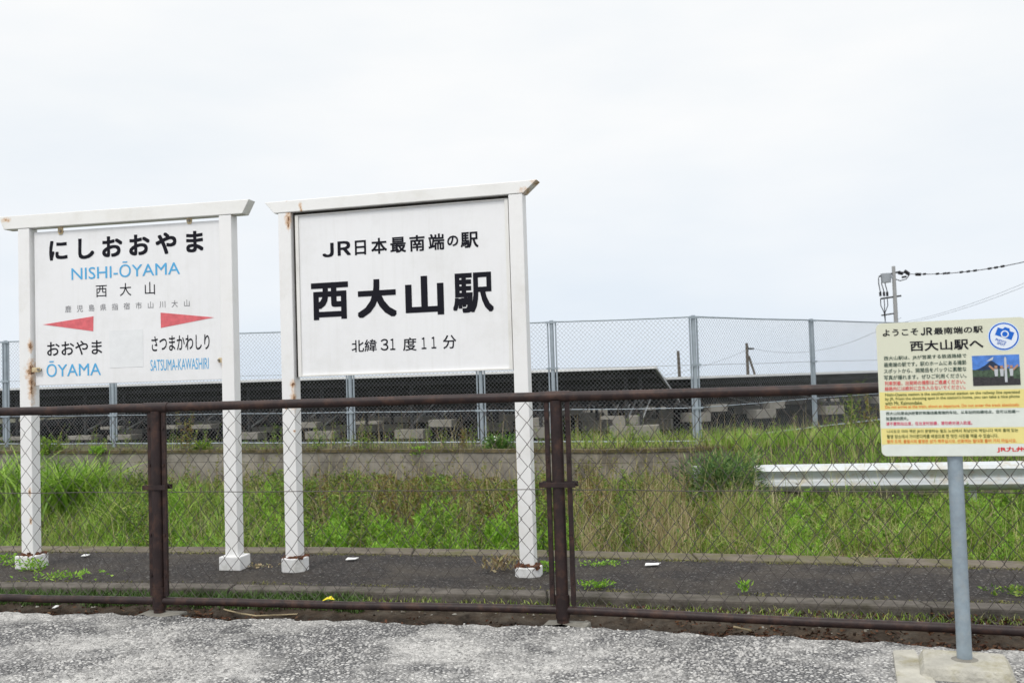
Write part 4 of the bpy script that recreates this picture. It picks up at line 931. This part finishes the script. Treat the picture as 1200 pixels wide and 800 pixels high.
def weeds(base, h, nleaf, ln, wd, lean=0.12, upness=0.5, start=0.15):
    """upright leafy stems: returns (stem mesh, leaf mesh)"""
    n_ = len(base); az = rng.uniform(0, 2 * np.pi, n_); ld = np.stack([np.cos(az), np.sin(az), np.zeros(n_)], 1) * (rng.uniform(0, lean * 2, n_))[:, None]
    sv, sf = blades(base, h, np.full(n_, 0.006) + h * 0.004, np.clip(np.linalg.norm(ld, axis=1), 0, 1), 3, az, 0.0)
    i = np.repeat(np.arange(n_), nleaf); s = rng.uniform(start, 1.0, len(i)); hh_ = h[i]; bb = np.linalg.norm(ld, axis=1)[i]
    c = base[i] + np.stack([np.cos(az[i]), np.sin(az[i]), np.zeros(len(i))], 1) * (hh_ * bb * (0.25 * s + 0.75 * s ** 2))[:, None]; c[:, 2] += hh_ * s
    la = rng.uniform(0, 2 * np.pi, len(i)); dv = np.stack([np.cos(la), np.sin(la), rng.normal(upness, 0.35, len(i))], 1)
    size = (1.15 - 0.6 * s) * rng.uniform(0.65, 1.25, len(i))
    return (sv, sf), leaves(c, dv, ln * size, wd * size)
def bank_points(n_, px0, px1, q0, q1, clump=0.0, qpow=1.0):
    """points on the far bank; q = metres in front of the wall"""
    px = rng.uniform(px0, px1, n_)
    if clump:
        cc = rng.uniform(px0, px1, max(3, int((px1 - px0) / clump))); px = np.where(rng.random(n_) < 0.7, rng.choice(cc, n_) + rng.normal(0, clump * 0.25, n_), px)
    q_ = q0 + (q1 - q0) * rng.random(n_) ** qpow
    k = (px - 600) / FPX
    Y = np.full(n_, 12.5)
    for _ in range(6): X = k * Y; Y = fW(X) - q_
    X = k * Y
    return np.stack([X, Y, emb(X, Y)], 1)
def ledge_points(n_, px0, px1, d0, d1):
    px = rng.uniform(px0, px1, n_); d_ = rng.uniform(d0, d1, n_); k = (px - 600) / FPX; Y = np.full(n_, 14.0)
    for _ in range(6): X = k * Y; Y = fW(X) + d_
    X = k * Y; return np.stack([X, Y, uplift(X) - 0.01], 1)
U = lambda a, b_, n_: rng.uniform(a, b_, n_)
CAPX = [-80, 0, 60, 110, 135, 250, 340, 450, 560, 640, 700, 760, 820, 870, 890, 1290]; CAPY = [500, 506, 520, 532, 550, 556, 550, 554, 560, 556, 556, 550, 542, 560, 574, 577]
def capped(pts, h):
    """weeds grow lower where the wall and the guard rail stay clear"""
    px = 600 + FPX * pts[:, 0] / pts[:, 1]; hor = 446 - (px - 600) * 0.0314
    lim = 1.2 - (np.interp(px, CAPX, CAPY) - hor) / FPX * pts[:, 1] - pts[:, 2]
    x, y = pts[:, 0], pts[:, 1]
    cl = .5 + .25 * np.sin(x * 5.3 + 1.3 * np.sin(y * 4.1)) + .25 * np.sin(y * 6.7 + 1.7 * np.sin(x * 3.1 + 2)) + .22 * np.sin(x * 13.7 + y * 3) * np.sin(y * 11.3 - x * 2)
    cl = np.clip(cl, 0, 1)
    return np.maximum(.05, np.minimum(h * (.45 + .75 * cl), np.maximum(0.08, lim) * (.45 + .75 * cl) * rng.uniform(.6, 1.2, len(h))))
def stuff(name, label, mesh, m, cat='grass'):
    o = npmesh(name, mesh[0], mesh[1], m); tag(o, label, cat, None, 'stuff'); return o
def gb(pts, h0, h1, w0, w1, b0_, b1_, seg=4, droop=0.35, cap=False):
    n_ = len(pts); hh_ = U(h0, h1, n_)
    if cap: hh_ = capped(pts, hh_)
    return blades(pts, hh_, U(w0, w1, n_), U(b0_, b1_, n_), seg, None, droop)
# grass over the whole bank
parts = [gb(bank_points(6500, -80, 350, 0.1, 3.6), .20, .52, .006, .013, .1, .8, cap=True),
         gb(bank_points(5200, 330, 830, 0.3, 3.6), .16, .40, .005, .011, .1, .8, cap=True),
         gb(bank_points(9000, 800, 1290, 0.1, 3.6, 40), .22, .55, .006, .013, .1, .8, cap=True)]
stuff('bank_grass', 'mixed green grass covering the bank between platform and wall', join(parts), mg_mix)
parts = [gb(bank_points(3800, -80, 340, 0.8, 3.6, 40), .30, .66, .008, .017, .2, .95, cap=True), gb(bank_points(700, 330, 640, 2.4, 3.6, 40), .25, .5, .008, .014, .2, .9, cap=True),
         gb(bank_points(5200, 850, 1290, 0.6, 3.4, 60), .25, .55, .007, .014, .1, .9, cap=True), gb(bank_points(1500, 660, 860, 0.8, 3.4, 40), .25, .5, .006, .012, .1, .8, cap=True)]
stuff('fresh_grass', 'bright green grass blades scattered over the bank', join(parts), mg_bright)
parts = [gb(bank_points(1500, 340, 640, 0.0, 2.2), .30, .70, .004, .008, .05, .6, 4, .2, cap=True), gb(bank_points(4200, 640, 880, 0.2, 3.4, 30), .30, .74, .004, .009, .05, .7, 4, .3, cap=True),
         gb(bank_points(1700, 880, 1290, 0.3, 3.3, 50), .25, .60, .005, .010, .3, 1.0, cap=True), gb(bank_points(1000, -80, 340, 0.2, 3.3), .25, .55, .005, .010, .1, .9, cap=True)]
stuff('dry_grass', 'dry straw coloured grass stalks among the green bank weeds', join(parts), mg_dry)
# leafy weeds
_p = bank_points(1300, 120, 660, 0.2, 3.4, 24); st1, lf1 = weeds(_p, capped(_p, U(.25, .62, 1300)), 26, .075, .026, .12, .5)
_p = bank_points(700, 640, 1290, 0.3, 3.3, 30); st2, lf2 = weeds(_p, capped(_p, U(.25, .60, 700)), 24, .07, .022, .12, .6)
_p = bank_points(220, -80, 160, 0.4, 3.3, 30); st3, lf3 = weeds(_p, capped(_p, U(.25, .55, 220)), 22, .06, .024, .12, .5)
stuff('bank_weeds', 'leafy green weeds growing over the bank', join([lf1, lf2, lf3]), ml_leaf, 'weeds')
_p = bank_points(330, 350, 660, 2.3, 3.5, 26); st4, lf4 = weeds(_p, capped(_p, U(.30, .48, 330)) * 1.15, 30, .11, .024, .06, 1.1, .25)
_p = bank_points(260, 880, 1290, 1.0, 3.4, 40); st5, lf5 = weeds(_p, capped(_p, U(.3, .55, 260)), 26, .08, .022, .08, 1.0, .2)
_p = bank_points(160, 130, 350, 1.0, 3.4, 40); st5b, lf5b = weeds(_p, capped(_p, U(.3, .60, 160)), 26, .08, .022, .08, 1.0, .2)
stuff('young_weeds', 'lime green young weeds along the foot of the bank', join([lf4, lf5, lf5b]), ml_lime, 'weeds')
_p = bank_points(520, 340, 700, 0.0, 1.9, 24); st6, lf6 = weeds(_p, capped(_p, U(.30, .66, 520)), 30, .055, .018, .2, .5)
_p = bank_points(200, 640, 860, 0.4, 2.8, 24); st7, lf7 = weeds(_p, capped(_p, U(.35, .66, 200)), 24, .04, .012, .2, .6)
stuff('russet_weeds', 'brownish withering weeds below the concrete wall', join([lf6, lf7]), ml_red, 'weeds')
stuff('weed_stems', 'thin brown stems of the weeds on the bank', join([st1, st2, st3, st4, st5, st5b, st6, st7]), ml_stem, 'weeds')
sw, lw = weeds(bank_points(150, 60, 860, 0.05, 1.2), U(.28, .60, 150), 26, .05, .018, .22, .5)
stuff('wiry_stems', 'thin wiry brown stems rising out of the bank weeds', join([gb(bank_points(420, 120, 880, .8, 3.2), .35, .75, .004, .007, .05, .6, 5, .15), gb(bank_points(160, 880, 1290, 1.2, 3.2), .25, .5, .004, .007, .1, .8, 5, .2)]), mg_dry, 'weeds')
stuff('pale_wisps', 'pale wispy grass stems scattered through the bank weeds', join([gb(bank_points(900, -80, 360, .5, 3.4), .25, .6, .005, .010, .3, 1.1, 5, .3, cap=True), gb(bank_points(700, 360, 860, .5, 3.4), .25, .55, .004, .008, .2, .9, 5, .3, cap=True), gb(bank_points(2300, 840, 1290, .5, 3.4, 50), .25, .6, .005, .010, .3, 1.1, 5, .3, cap=True), gb(bank_points(160, 860, 1290, .9, 1.5), .45, .72, .005, .009, .1, .7, 5, .2)]), mg_pale)
stuff('wall_weeds', 'thin straggling weeds standing up against the concrete wall', lw, leafmat('straggling_leaf', [(0.08, 0.10, 0.02), (0.17, 0.22, 0.03), (0.20, 0.15, 0.05), (0.32, 0.38, 0.06)], .3), 'weeds')
stuff('wall_stalks', 'bare brown stalks standing up against the concrete wall', join([sw, gb(bank_points(500, 100, 860, 0.02, 1.0), .25, .6, .004, .007, .05, .5, 3, .1)]), mg_dry, 'weeds')
stuff('verge_grass', 'bright grass between the guard rail and the wire fence', join([gb(bank_points(3800, 826, 1290, -0.3, 0.85), .14, .36, .007, .014, .1, .9)]), mg_bright)
stuff('verge_dry_grass', 'straw among the grass behind the guard rail', join([gb(bank_points(900, 826, 1290, -0.3, 0.85), .2, .45, .005, .010, .1, .9), gb(bank_points(420, 880, 1290, 1.2, 3.2), .25, .6, .005, .009, .4, 1.1, cap=True)]), mg_dry)
pc = ledge_points(3600, 40, 860, -.05, .16); pc = pc[np.sin(pc[:, 0] * 5.1) + np.sin(pc[:, 0] * 12.7 + 1) + rng.uniform(-.8, 1.4, len(pc)) > 0]; stuff('wall_fringe', 'short dry grass and moss fringe along the wall top', gb(pc, .03, .17, .005, .010, .3, 1.4, 4, .95), leafmat('fringe_blade', [(0.05, 0.035, 0.015), (0.10, 0.07, 0.03), (0.09, 0.12, 0.025), (0.2, 0.15, 0.07)], .1, .8), 'moss')
# ledge on the wall top
parts = [gb(ledge_points(2000, 665, 880, 0.15, 2.4), .08, .28, .005, .010, .1, .9), gb(ledge_points(700, -60, 640, 0.05, 1.6), .08, .22, .004, .008, .1, .9), gb(ledge_points(3000, 820, 1290, 0.15, 2.6), .07, .24, .006, .011, .1, .9)]
stuff('ledge_grass', 'yellow green grass on the ledge in front of and behind the wire fence', join(parts), mg_mix)
stuff('ledge_fresh_grass', 'bright grass tufts on the ledge above the guard rail', gb(ledge_points(2000, 850, 1290, 0.0, 0.9), .10, .28, .006, .012, .1, .9), mg_bright)
sa, la = weeds(ledge_points(210, -60, 1200, 0.1, 1.6), U(.15, .42, 210), 18, .05, .016, .2, .5)
sb, lb = weeds(ledge_points(150, 960, 1290, 0.6, 3.0), U(.3, .8, 150), 26, .05, .014, .2, .6)
stuff('ledge_weeds', 'low leafy weeds along the top of the concrete wall', join([la, lb]), ml_leaf, 'weeds'); stuff('ledge_stalks', 'bare brown weed stalks at the foot of the wire fence', join([sa, sb, gb(ledge_points(420, 340, 1290, 0.1, 2.0), .2, .6, .004, .007, .05, .5, 3, .1)]), mg_dry, 'weeds')
# moss and small grass in the strip by the road
def strip_pts(n_, px0, px1, s0, s1):
    px = rng.uniform(px0, px1, n_); k = (px - 600) / FPX; s = rng.uniform(s0, s1, n_); Y = np.full(n_, 5.0)
    for _ in range(6): X = k * Y; Y = fE(X) + (fF(X) - fE(X)) * s
    X = k * Y; return np.stack([X, Y, soil_z(s) - 0.004], 1)
pm = strip_pts(5200, -30, 420, 0.52, 1.0); stuff('ditch_moss', 'low green moss and grass in the gap below the platform kerb', gb(pm, .02, .075, .004, .010, .2, 1.0, 2), leafmat('moss_blade', [(0.03, 0.06, 0.012), (0.055, 0.11, 0.02), (0.09, 0.15, 0.035)], .2), 'moss')
pm = strip_pts(1800, 380, 1250, 0.62, 1.0); stuff('ditch_sprouts', 'sparse olive sprouts in the gap below the platform kerb', gb(pm, .015, .05, .003, .007, .2, 1.0, 2), mg_mix, 'moss')
def edge_pts(n_, fn, o0, o1, z, cl):
    px = np.where(rng.random(n_) < .75, rng.choice(cl, n_) + rng.normal(0, 16, n_), rng.uniform(-40, 1250, n_)); k = (px - 600) / FPX; Y = np.full(n_, 6.0); o_ = rng.uniform(o0, o1, n_)
    for _ in range(6): X = k * Y; Y = fn(X) + o_
    X = k * Y; return np.stack([X, Y, np.full(n_, z)], 1)
m_moss = leafmat('platform_moss', [(0.07, 0.065, 0.02), (0.13, 0.14, 0.03), (0.22, 0.22, 0.06), (0.10, 0.08, 0.04)], .1, .8)
stuff('platform_moss', 'low yellowish moss and dry tufts along the platform edges', join([gb(edge_pts(2800, fR, -.30, -.19, .044, np.array([20, 60, 210, 232, 262, 375, 420, 505, 590, 700, 760, 800, 905, 980, 1050, 1120, 1180])), .006, .03, .004, .010, .4, 1.4, 2, .8), gb(edge_pts(900, fF, .13, .22, .044, np.array([10, 70, 140, 300, 440, 590, 700, 715, 880, 1000, 1150])), .006, .028, .004, .009, .4, 1.4, 2, .8)]), m_moss, 'moss')
# leaf litter
ml_lit = leafmat('fallen_leaf_brown', [(0.025, 0.016, 0.010), (0.05, 0.024, 0.014), (0.10, 0.038, 0.018), (0.16, 0.09, 0.045)], .05, .8)
def litter(n_, px0, px1, s0, s1, zz, ln=(.014, .036)):
    p = strip_pts(n_, px0, px1, s0, s1); p[:, 2] += rng.uniform(0.004, .022, n_); a = rng.uniform(0, 2 * np.pi, n_)
    return leaves(p, np.stack([np.cos(a), np.sin(a), rng.normal(0, .3, n_)], 1), U(*ln, n_), U(.007, .018, n_))
stuff('leaf_litter', 'brown dead leaves lying along the foot of the pipe fence', join([litter(700, -30, 260, .02, .5, 0), litter(260, 205, 245, .1, .45, 0), litter(500, 260, 780, .02, .45, 0), litter(2200, 780, 1260, .02, .5, 0), litter(300, 1090, 1180, .5, .95, 0), litter(350, 700, 1260, .5, 1, 0)]), ml_lit, 'leaves')
# loose stones on the road edge
m_peb = leafmat('loose_stone', [(0.13, 0.127, 0.125), (0.27, 0.266, 0.26), (0.38, 0.374, 0.364), (0.50, 0.49, 0.47)], 0.0, .9)
def pebbles(pts, r):
    n_ = len(pts); d = np.array([(1, 0, 0), (0, 1, 0), (-1, 0, 0), (0, -1, 0), (.55, .55, .7), (-.55, .5, .75), (-.5, -.55, .7), (.5, -.6, .65)])
    d = np.array([(1, -.1, 0), (.1, 1, 0), (-1, .1, 0), (-.1, -1, 0), (.5, .0, .62), (.0, .55, .6), (-.5, .05, .65), (0, -.5, .6)])
    sc = rng.uniform(.6, 1.3, (n_, 1, 3)) * r[:, None, None]; a = rng.uniform(0, 6.28, n_); ca, sa_ = np.cos(a), np.sin(a)
    V = d[None] * sc * (1 + rng.normal(0, .12, (n_, 8, 1))); X = V[..., 0] * ca[:, None] - V[..., 1] * sa_[:, None]; Yv = V[..., 0] * sa_[:, None] + V[..., 1] * ca[:, None]
    V = np.stack([X, Yv, V[..., 2]], -1) + pts[:, None, :]
    q4 = np.array([(0, 1, 5, 4), (1, 2, 6, 5), (2, 3, 7, 6), (3, 0, 4, 7), (4, 5, 6, 7)])
    return V.reshape(-1, 3), (q4[None] + (np.arange(n_) * 8)[:, None, None]).reshape(-1, 4)
n_ = 60000; px = rng.uniform(-40, 1240, n_); s = rng.random(n_); Y = 3.05 + 2.2 * s; X = (px - 600) / FPX * Y
dens = .5 + .3 * np.sin(X * 3.1 + 1.4 * np.sin(Y * 4.3)) + .3 * np.sin(Y * 6.1 + 1.8 * np.sin(X * 2.3 + 1)) + .2 * np.sin(X * 9.7 + Y * 5)
ok = (Y < fE(X) - 0.015 + rng.normal(0, .02, n_)) & (rng.random(n_) < np.clip(dens * 1.1 - .45, .02, .6) * np.clip((fE(X) - Y) * 5 + .25, .25, 1))
pts = np.stack([X, Y, np.full(n_, 0.0)], 1)[ok]; rr = rng.gamma(5, .0013, len(pts)).clip(.003, .013); pts[:, 2] -= rr * .25
pv, pf = pebbles(pts, rr); tag(npmesh('loose_stones', pv, pf, m_peb, smooth=True), 'small grey stones embedded in the worn road surface', 'stones', None, 'stuff')
pts = np.stack([X, Y, np.full(n_, -0.001)], 1)[ok]; stuff('loose_stones', 'small grey stones embedded in the worn road surface', pebbles(pts, U(.004, .010, len(pts))), m_peb, 'stones')
pz = strip_pts(900, -30, 1250, .0, .9); pz[:, 2] += .004; stuff('ditch_stones', 'small dark stones in the soil under the pipe fence', pebbles(pz, U(.004, .013, 900)), leafmat('dirty_stone', [(0.06, 0.05, 0.04), (0.14, 0.125, 0.10), (0.3, 0.29, 0.26)], 0, .9), 'stones')

# individual plants
def tussock(name, px, q_, n_, h0, h1, w0, w1, label, m, spread=.14, bend=(.35, 1.15), cat='grass clump', group=None):
    k = (px - 600) / FPX; Y = 12.0
    for _ in range(8): Y = float(fW(k * Y)) - q_
    c = np.array([k * Y, Y, float(emb(k * Y, Y))]); o = thing(name, c, label, cat, group)
    p = c + np.concatenate([rng.normal(0, spread, (n_, 2)), np.zeros((n_, 1))], 1)
    v, f = blades(p, U(h0, h1, n_), U(w0, w1, n_), U(*bend, n_), 6, None, .42); npmesh('leaf_blades', v, f, m, o); return o
tg = 'tall grass clumps on the bank'
tussock('silver_grass', 2, 1.0, 260, .7, 1.15, .024, .046, 'tall arching grass clump at the left photo edge, beside the first white post', mg_bright, .22, group=tg)
tussock('silver_grass', 70, 1.3, 280, .7, 1.1, .024, .046, 'dense tall grass clump just right of the leftmost sign post', mg_bright, .24, group=tg)
tussock('silver_grass', 96, 0.9, 200, .6, .95, .022, .042, 'tall grass clump against the concrete wall, right of the leftmost post', mg_bright, .2, group=tg)
tussock('silver_grass', 150, 2.0, 120, .45, .8, .012, .02, 'medium grass clump behind the left brown fence post', mg_mix, .16, group=tg)
tussock('silver_grass', 238, 3.2, 90, .4, .75, .010, .018, 'pale arching grass clump left of the second white post', mg_bright, .14, (.6, 1.3), group=tg)
tussock('silver_grass', 312, 3.3, 90, .35, .7, .010, .018, 'pale arching grass clump between the two station signs', mg_bright, .14, (.6, 1.3), group=tg)
tussock('silver_grass', 930, 3.2, 80, .4, .7, .008, .012, 'straw coloured arching grass clump below the guard rail', mg_dry, .2, (.7, 1.4), group=tg)
tussock('silver_grass', 1005, 3.3, 70, .4, .7, .008, .012, 'straw coloured arching grass clump left of the steel pole', mg_dry, .2, (.7, 1.4), group=tg)
def bush(name, c, n_, rx, rz, ln, wd, label, m, group=None, cat='bush', flowers=None):
    o = thing(name, c, label, cat, group); c = np.array(c); d = rng.normal(size=(n_, 3)); d /= np.linalg.norm(d, axis=1, keepdims=True); d[:, 2] = abs(d[:, 2])
    r = rng.random(n_) ** .45; lump = 1 + .3 * np.sin(d[:, 0] * 7 + 1) * np.sin(d[:, 1] * 6) + .15 * np.sin(d[:, 2] * 11)
    p = c + d * r[:, None] * lump[:, None] * np.array([rx, rx * .7, rz]); v, f = leaves(p, d + rng.normal(0, .6, (n_, 3)) + [0, 0, .3], U(ln * .6, ln * 1.3, n_), U(wd * .6, wd * 1.3, n_)); npmesh('leaves', v, f, m, o)
    k = 30; bb = np.repeat(c[None], k, 0) + np.concatenate([rng.normal(0, rx * .15, (k, 2)), np.zeros((k, 1))], 1); v, f = blades(bb, U(rz * .5, rz, k), np.full(k, .008), U(.1, .9, k), 4, None, .1); npmesh('stems', v, f, ml_stem, o)
    if flowers:
        v, f = pebbles(c + d[:flowers] * lump[:flowers, None] * np.array([rx, rx * .7, rz]) * .98, U(.010, .02, flowers)); npmesh('flowers', v, f, m_foot, o)
    return o
p = atY(586, 531, 14.25); bush('leafy_shrub', (p.x, p.y - .1, TER - .05), 1500, .24, .26, .05, .022, 'round green shrub with white flowers on the wall, left of the tall white post', leafmat('shrub_leaf', [(0.04, 0.10, 0.02), (0.09, 0.19, 0.035), (0.15, 0.27, 0.06)], .3), cat='shrub', flowers=14)
p = atY(846, 590, 12.3); bush('dark_bush', (p.x, p.y, -.38), 3300, .52, .60, .12, .015, 'dark green bush covering the left end of the guard rail', ml_dark)
p = atY(770, 585, 12.4); bush('twiggy_bush', (p.x, p.y, -.40), 900, .30, .42, .05, .014, 'olive twiggy bush on the bank, right of the brown fence post', ml_leaf)
p = atY(494, 530, 14.2); bush('low_shrub', (p.x, p.y, TER - .03), 300, .15, .10, .05, .02, 'low green tuft on the wall top behind the large board', ml_lime, cat='shrub')
p = atY(237, 531, 15.1); bush('low_shrub', (p.x, p.y, float(uplift(p.x)) - .03), 420, .17, .17, .05, .022, 'small green shrub on the wall top, left of the second white post', ml_leaf, cat='shrub')
p = atY(55, 533, 15.6); bush('low_shrub', (p.x, p.y, float(uplift(p.x)) - .05), 600, .26, .28, .06, .022, 'green weeds heaped on the wall top beside the leftmost post', ml_leaf, cat='shrub')
p = atY(115, 533, 15.3); bush('low_shrub', (p.x, p.y, float(uplift(p.x)) - .03), 260, .12, .12, .05, .02, 'small fresh green tuft on the wall near the left fence post', ml_lime, cat='shrub')
def stalk(px, D, h, label, m, n_=5, nl=30):
    p = atY(px, 520, D); c = np.array((p.x, p.y, float(uplift(p.x)) - .02)); o = thing('tall_weed', c, label, 'weed', 'tall weeds by the wire fence')
    (sv, sf), (lv, lf) = weeds(np.repeat(c[None], n_, 0) + np.concatenate([rng.normal(0, .05, (n_, 2)), np.zeros((n_, 1))], 1), U(h * .7, h, n_), nl, .05, .016, .15, .6, .1)
    npmesh('stems', sv, sf, ml_stem, o); npmesh('leaves', lv, lf, m, o)
stalk(216, 15.0, .75, 'tall olive weed by the wire fence, right of the left brown post', ml_red, 8, 40); stalk(322, 14.7, .45, 'yellow green weed by the wire fence, between the two signs', ml_leaf)
stalk(372, 14.5, .45, 'leafy weed right of the third white post, on the wall top', ml_leaf); stalk(428, 14.3, .42, 'thin weed on the wall under the large board, below the figures', ml_leaf); stalk(540, 14.1, .38, 'dry weed on the wall top left of the flowering shrub', ml_red)
stalk(1000, 14.5, .95, 'tall leafy weed left of the information board, beside the grey fence post', ml_leaf, 9, 40); stalk(1018, 14.8, .9, 'tall reddish weed touching the left edge of the information board', ml_red, 8, 40)
stalk(740, 14.0, .5, 'grassy weed on the ledge right of the brown fence post', ml_leaf)
def platform_weed(px, py, n_, r, h, label, m, ln=.04, flatk=.5):
    p = at(px, py, .048); c = np.array(p); o = thing('small_weed', c, label, 'weed', 'small weeds on the platform')
    q = c + np.concatenate([rng.normal(0, r, (n_, 1)), rng.normal(0, r * .45, (n_, 1)), np.zeros((n_, 1))], 1); a = rng.uniform(0, 6.28, n_)
    q[:, 2] += rng.random(n_) * h; v, f = leaves(q, np.stack([np.cos(a), np.sin(a), rng.normal(flatk, .4, n_)], 1), U(ln * .5, ln, n_), U(.008, .016, n_)); npmesh('leaves', v, f, m, o)
platform_weed(38, 668, 130, .05, .07, 'bright weed growing in front of the leftmost white post', ml_lime); platform_weed(9, 662, 120, .06, .07, 'yellow green weed at the left photo edge on the platform', ml_lime)
platform_weed(75, 677, 120, .11, .03, 'low weed spreading on the platform right of the leftmost post', ml_lime); platform_weed(643, 670, 90, .03, .06, 'small weed right of the tall white post with the chipped footing', ml_lime)
platform_weed(700, 688, 100, .05, .03, 'little weed on the kerb right of the brown fence post', ml_lime); platform_weed(702, 662, 110, .07, .02, 'patch of yellow moss on the platform right of the brown post', ml_lime, .025)
platform_weed(592, 668, 120, .07, .06, 'dry pale tuft left of the chipped post footing', mg_dry, .07, 1.0); platform_weed(873, 694, 30, .012, .05, 'single sprout on the platform kerb in the middle right', ml_lime, .05, 1.2)
platform_weed(1193, 697, 110, .07, .04, 'green weed on the kerb at the right photo edge', ml_leaf); platform_weed(300, 664, 60, .07, .012, 'thin yellow moss patch beside the second white post', mg_dry, .03)
m_scrap = flat('white_scrap', (0.78, 0.78, 0.77), .6)
for px, py, w, lb in ((413, 655, .085, 'white scrap lying on the platform right of the third post'), (765, 661.5, .10, 'white scrap on the platform right of the brown fence post'), (101, 651, .06, 'small white scrap on the platform near the left brown post'), (66, 711.5, .03, 'tiny white chip in the dirt by the left end of the fence')):
    p = at(px, py, .055 if py < 700 else -.01); o = MB().prism([p + Vector(q) for q in ((-w / 2, -.02, 0), (w * .3, -.028, .004), (w / 2, .005, .008), (w * .1, .03, .002), (-w * .4, .02, .006))], (0, 0, .004)).build('litter_scrap', m_scrap, loc=p); tag(o, lb, 'litter', 'white scraps')
p = at(385, 703, .083); o = MB().prism([p + Vector(q) for q in ((-.03, -.01, 0), (0, -.022, .012), (.032, -.006, .003), (.012, .014, .016), (-.012, .014, .01))], (0, .002, .003)).build('yellow_leaf', flat('yellow_leaf_surface', (.75, .62, .03), .5), loc=p); tag(o, 'bright yellow leaf lying on the bottom pipe of the fence', 'leaf')
k = [at(x, y_, -.02 + .02 * math.sin(i)) for i, (x, y_) in enumerate(((262, 713.5), (280, 718), (300, 721), (330, 720), (365, 718.5)))]
o = MB().tube(k, .005, 5).build('dry_stalk', mg_dry, loc=k[0]); tag(o, 'dry straw stalk lying along the road edge under the fence', 'stalk')
o = MB().tube([at(860, 734, .0), at(880, 738, .0), at(798, 733.5, 0)][:2], .006, 5).build('dry_stalk', mg_dry, loc=at(860, 734, 0)); tag(o, 'short pale stick on the dirt below the middle of the fence', 'stalk')
# old concrete patch beside the information sign
c0, c1, c2, c3 = at(1046, 764, .0), at(1072, 763, .0), at(1100, 806, .0), at(1052, 808, .0)
MB().prism([q + Vector((0, 0, -.03)) for q in (c0, c1, c2, c3)], (0, 0, .042)).build('concrete_patch', m_base, bevel=.01, kind='structure')
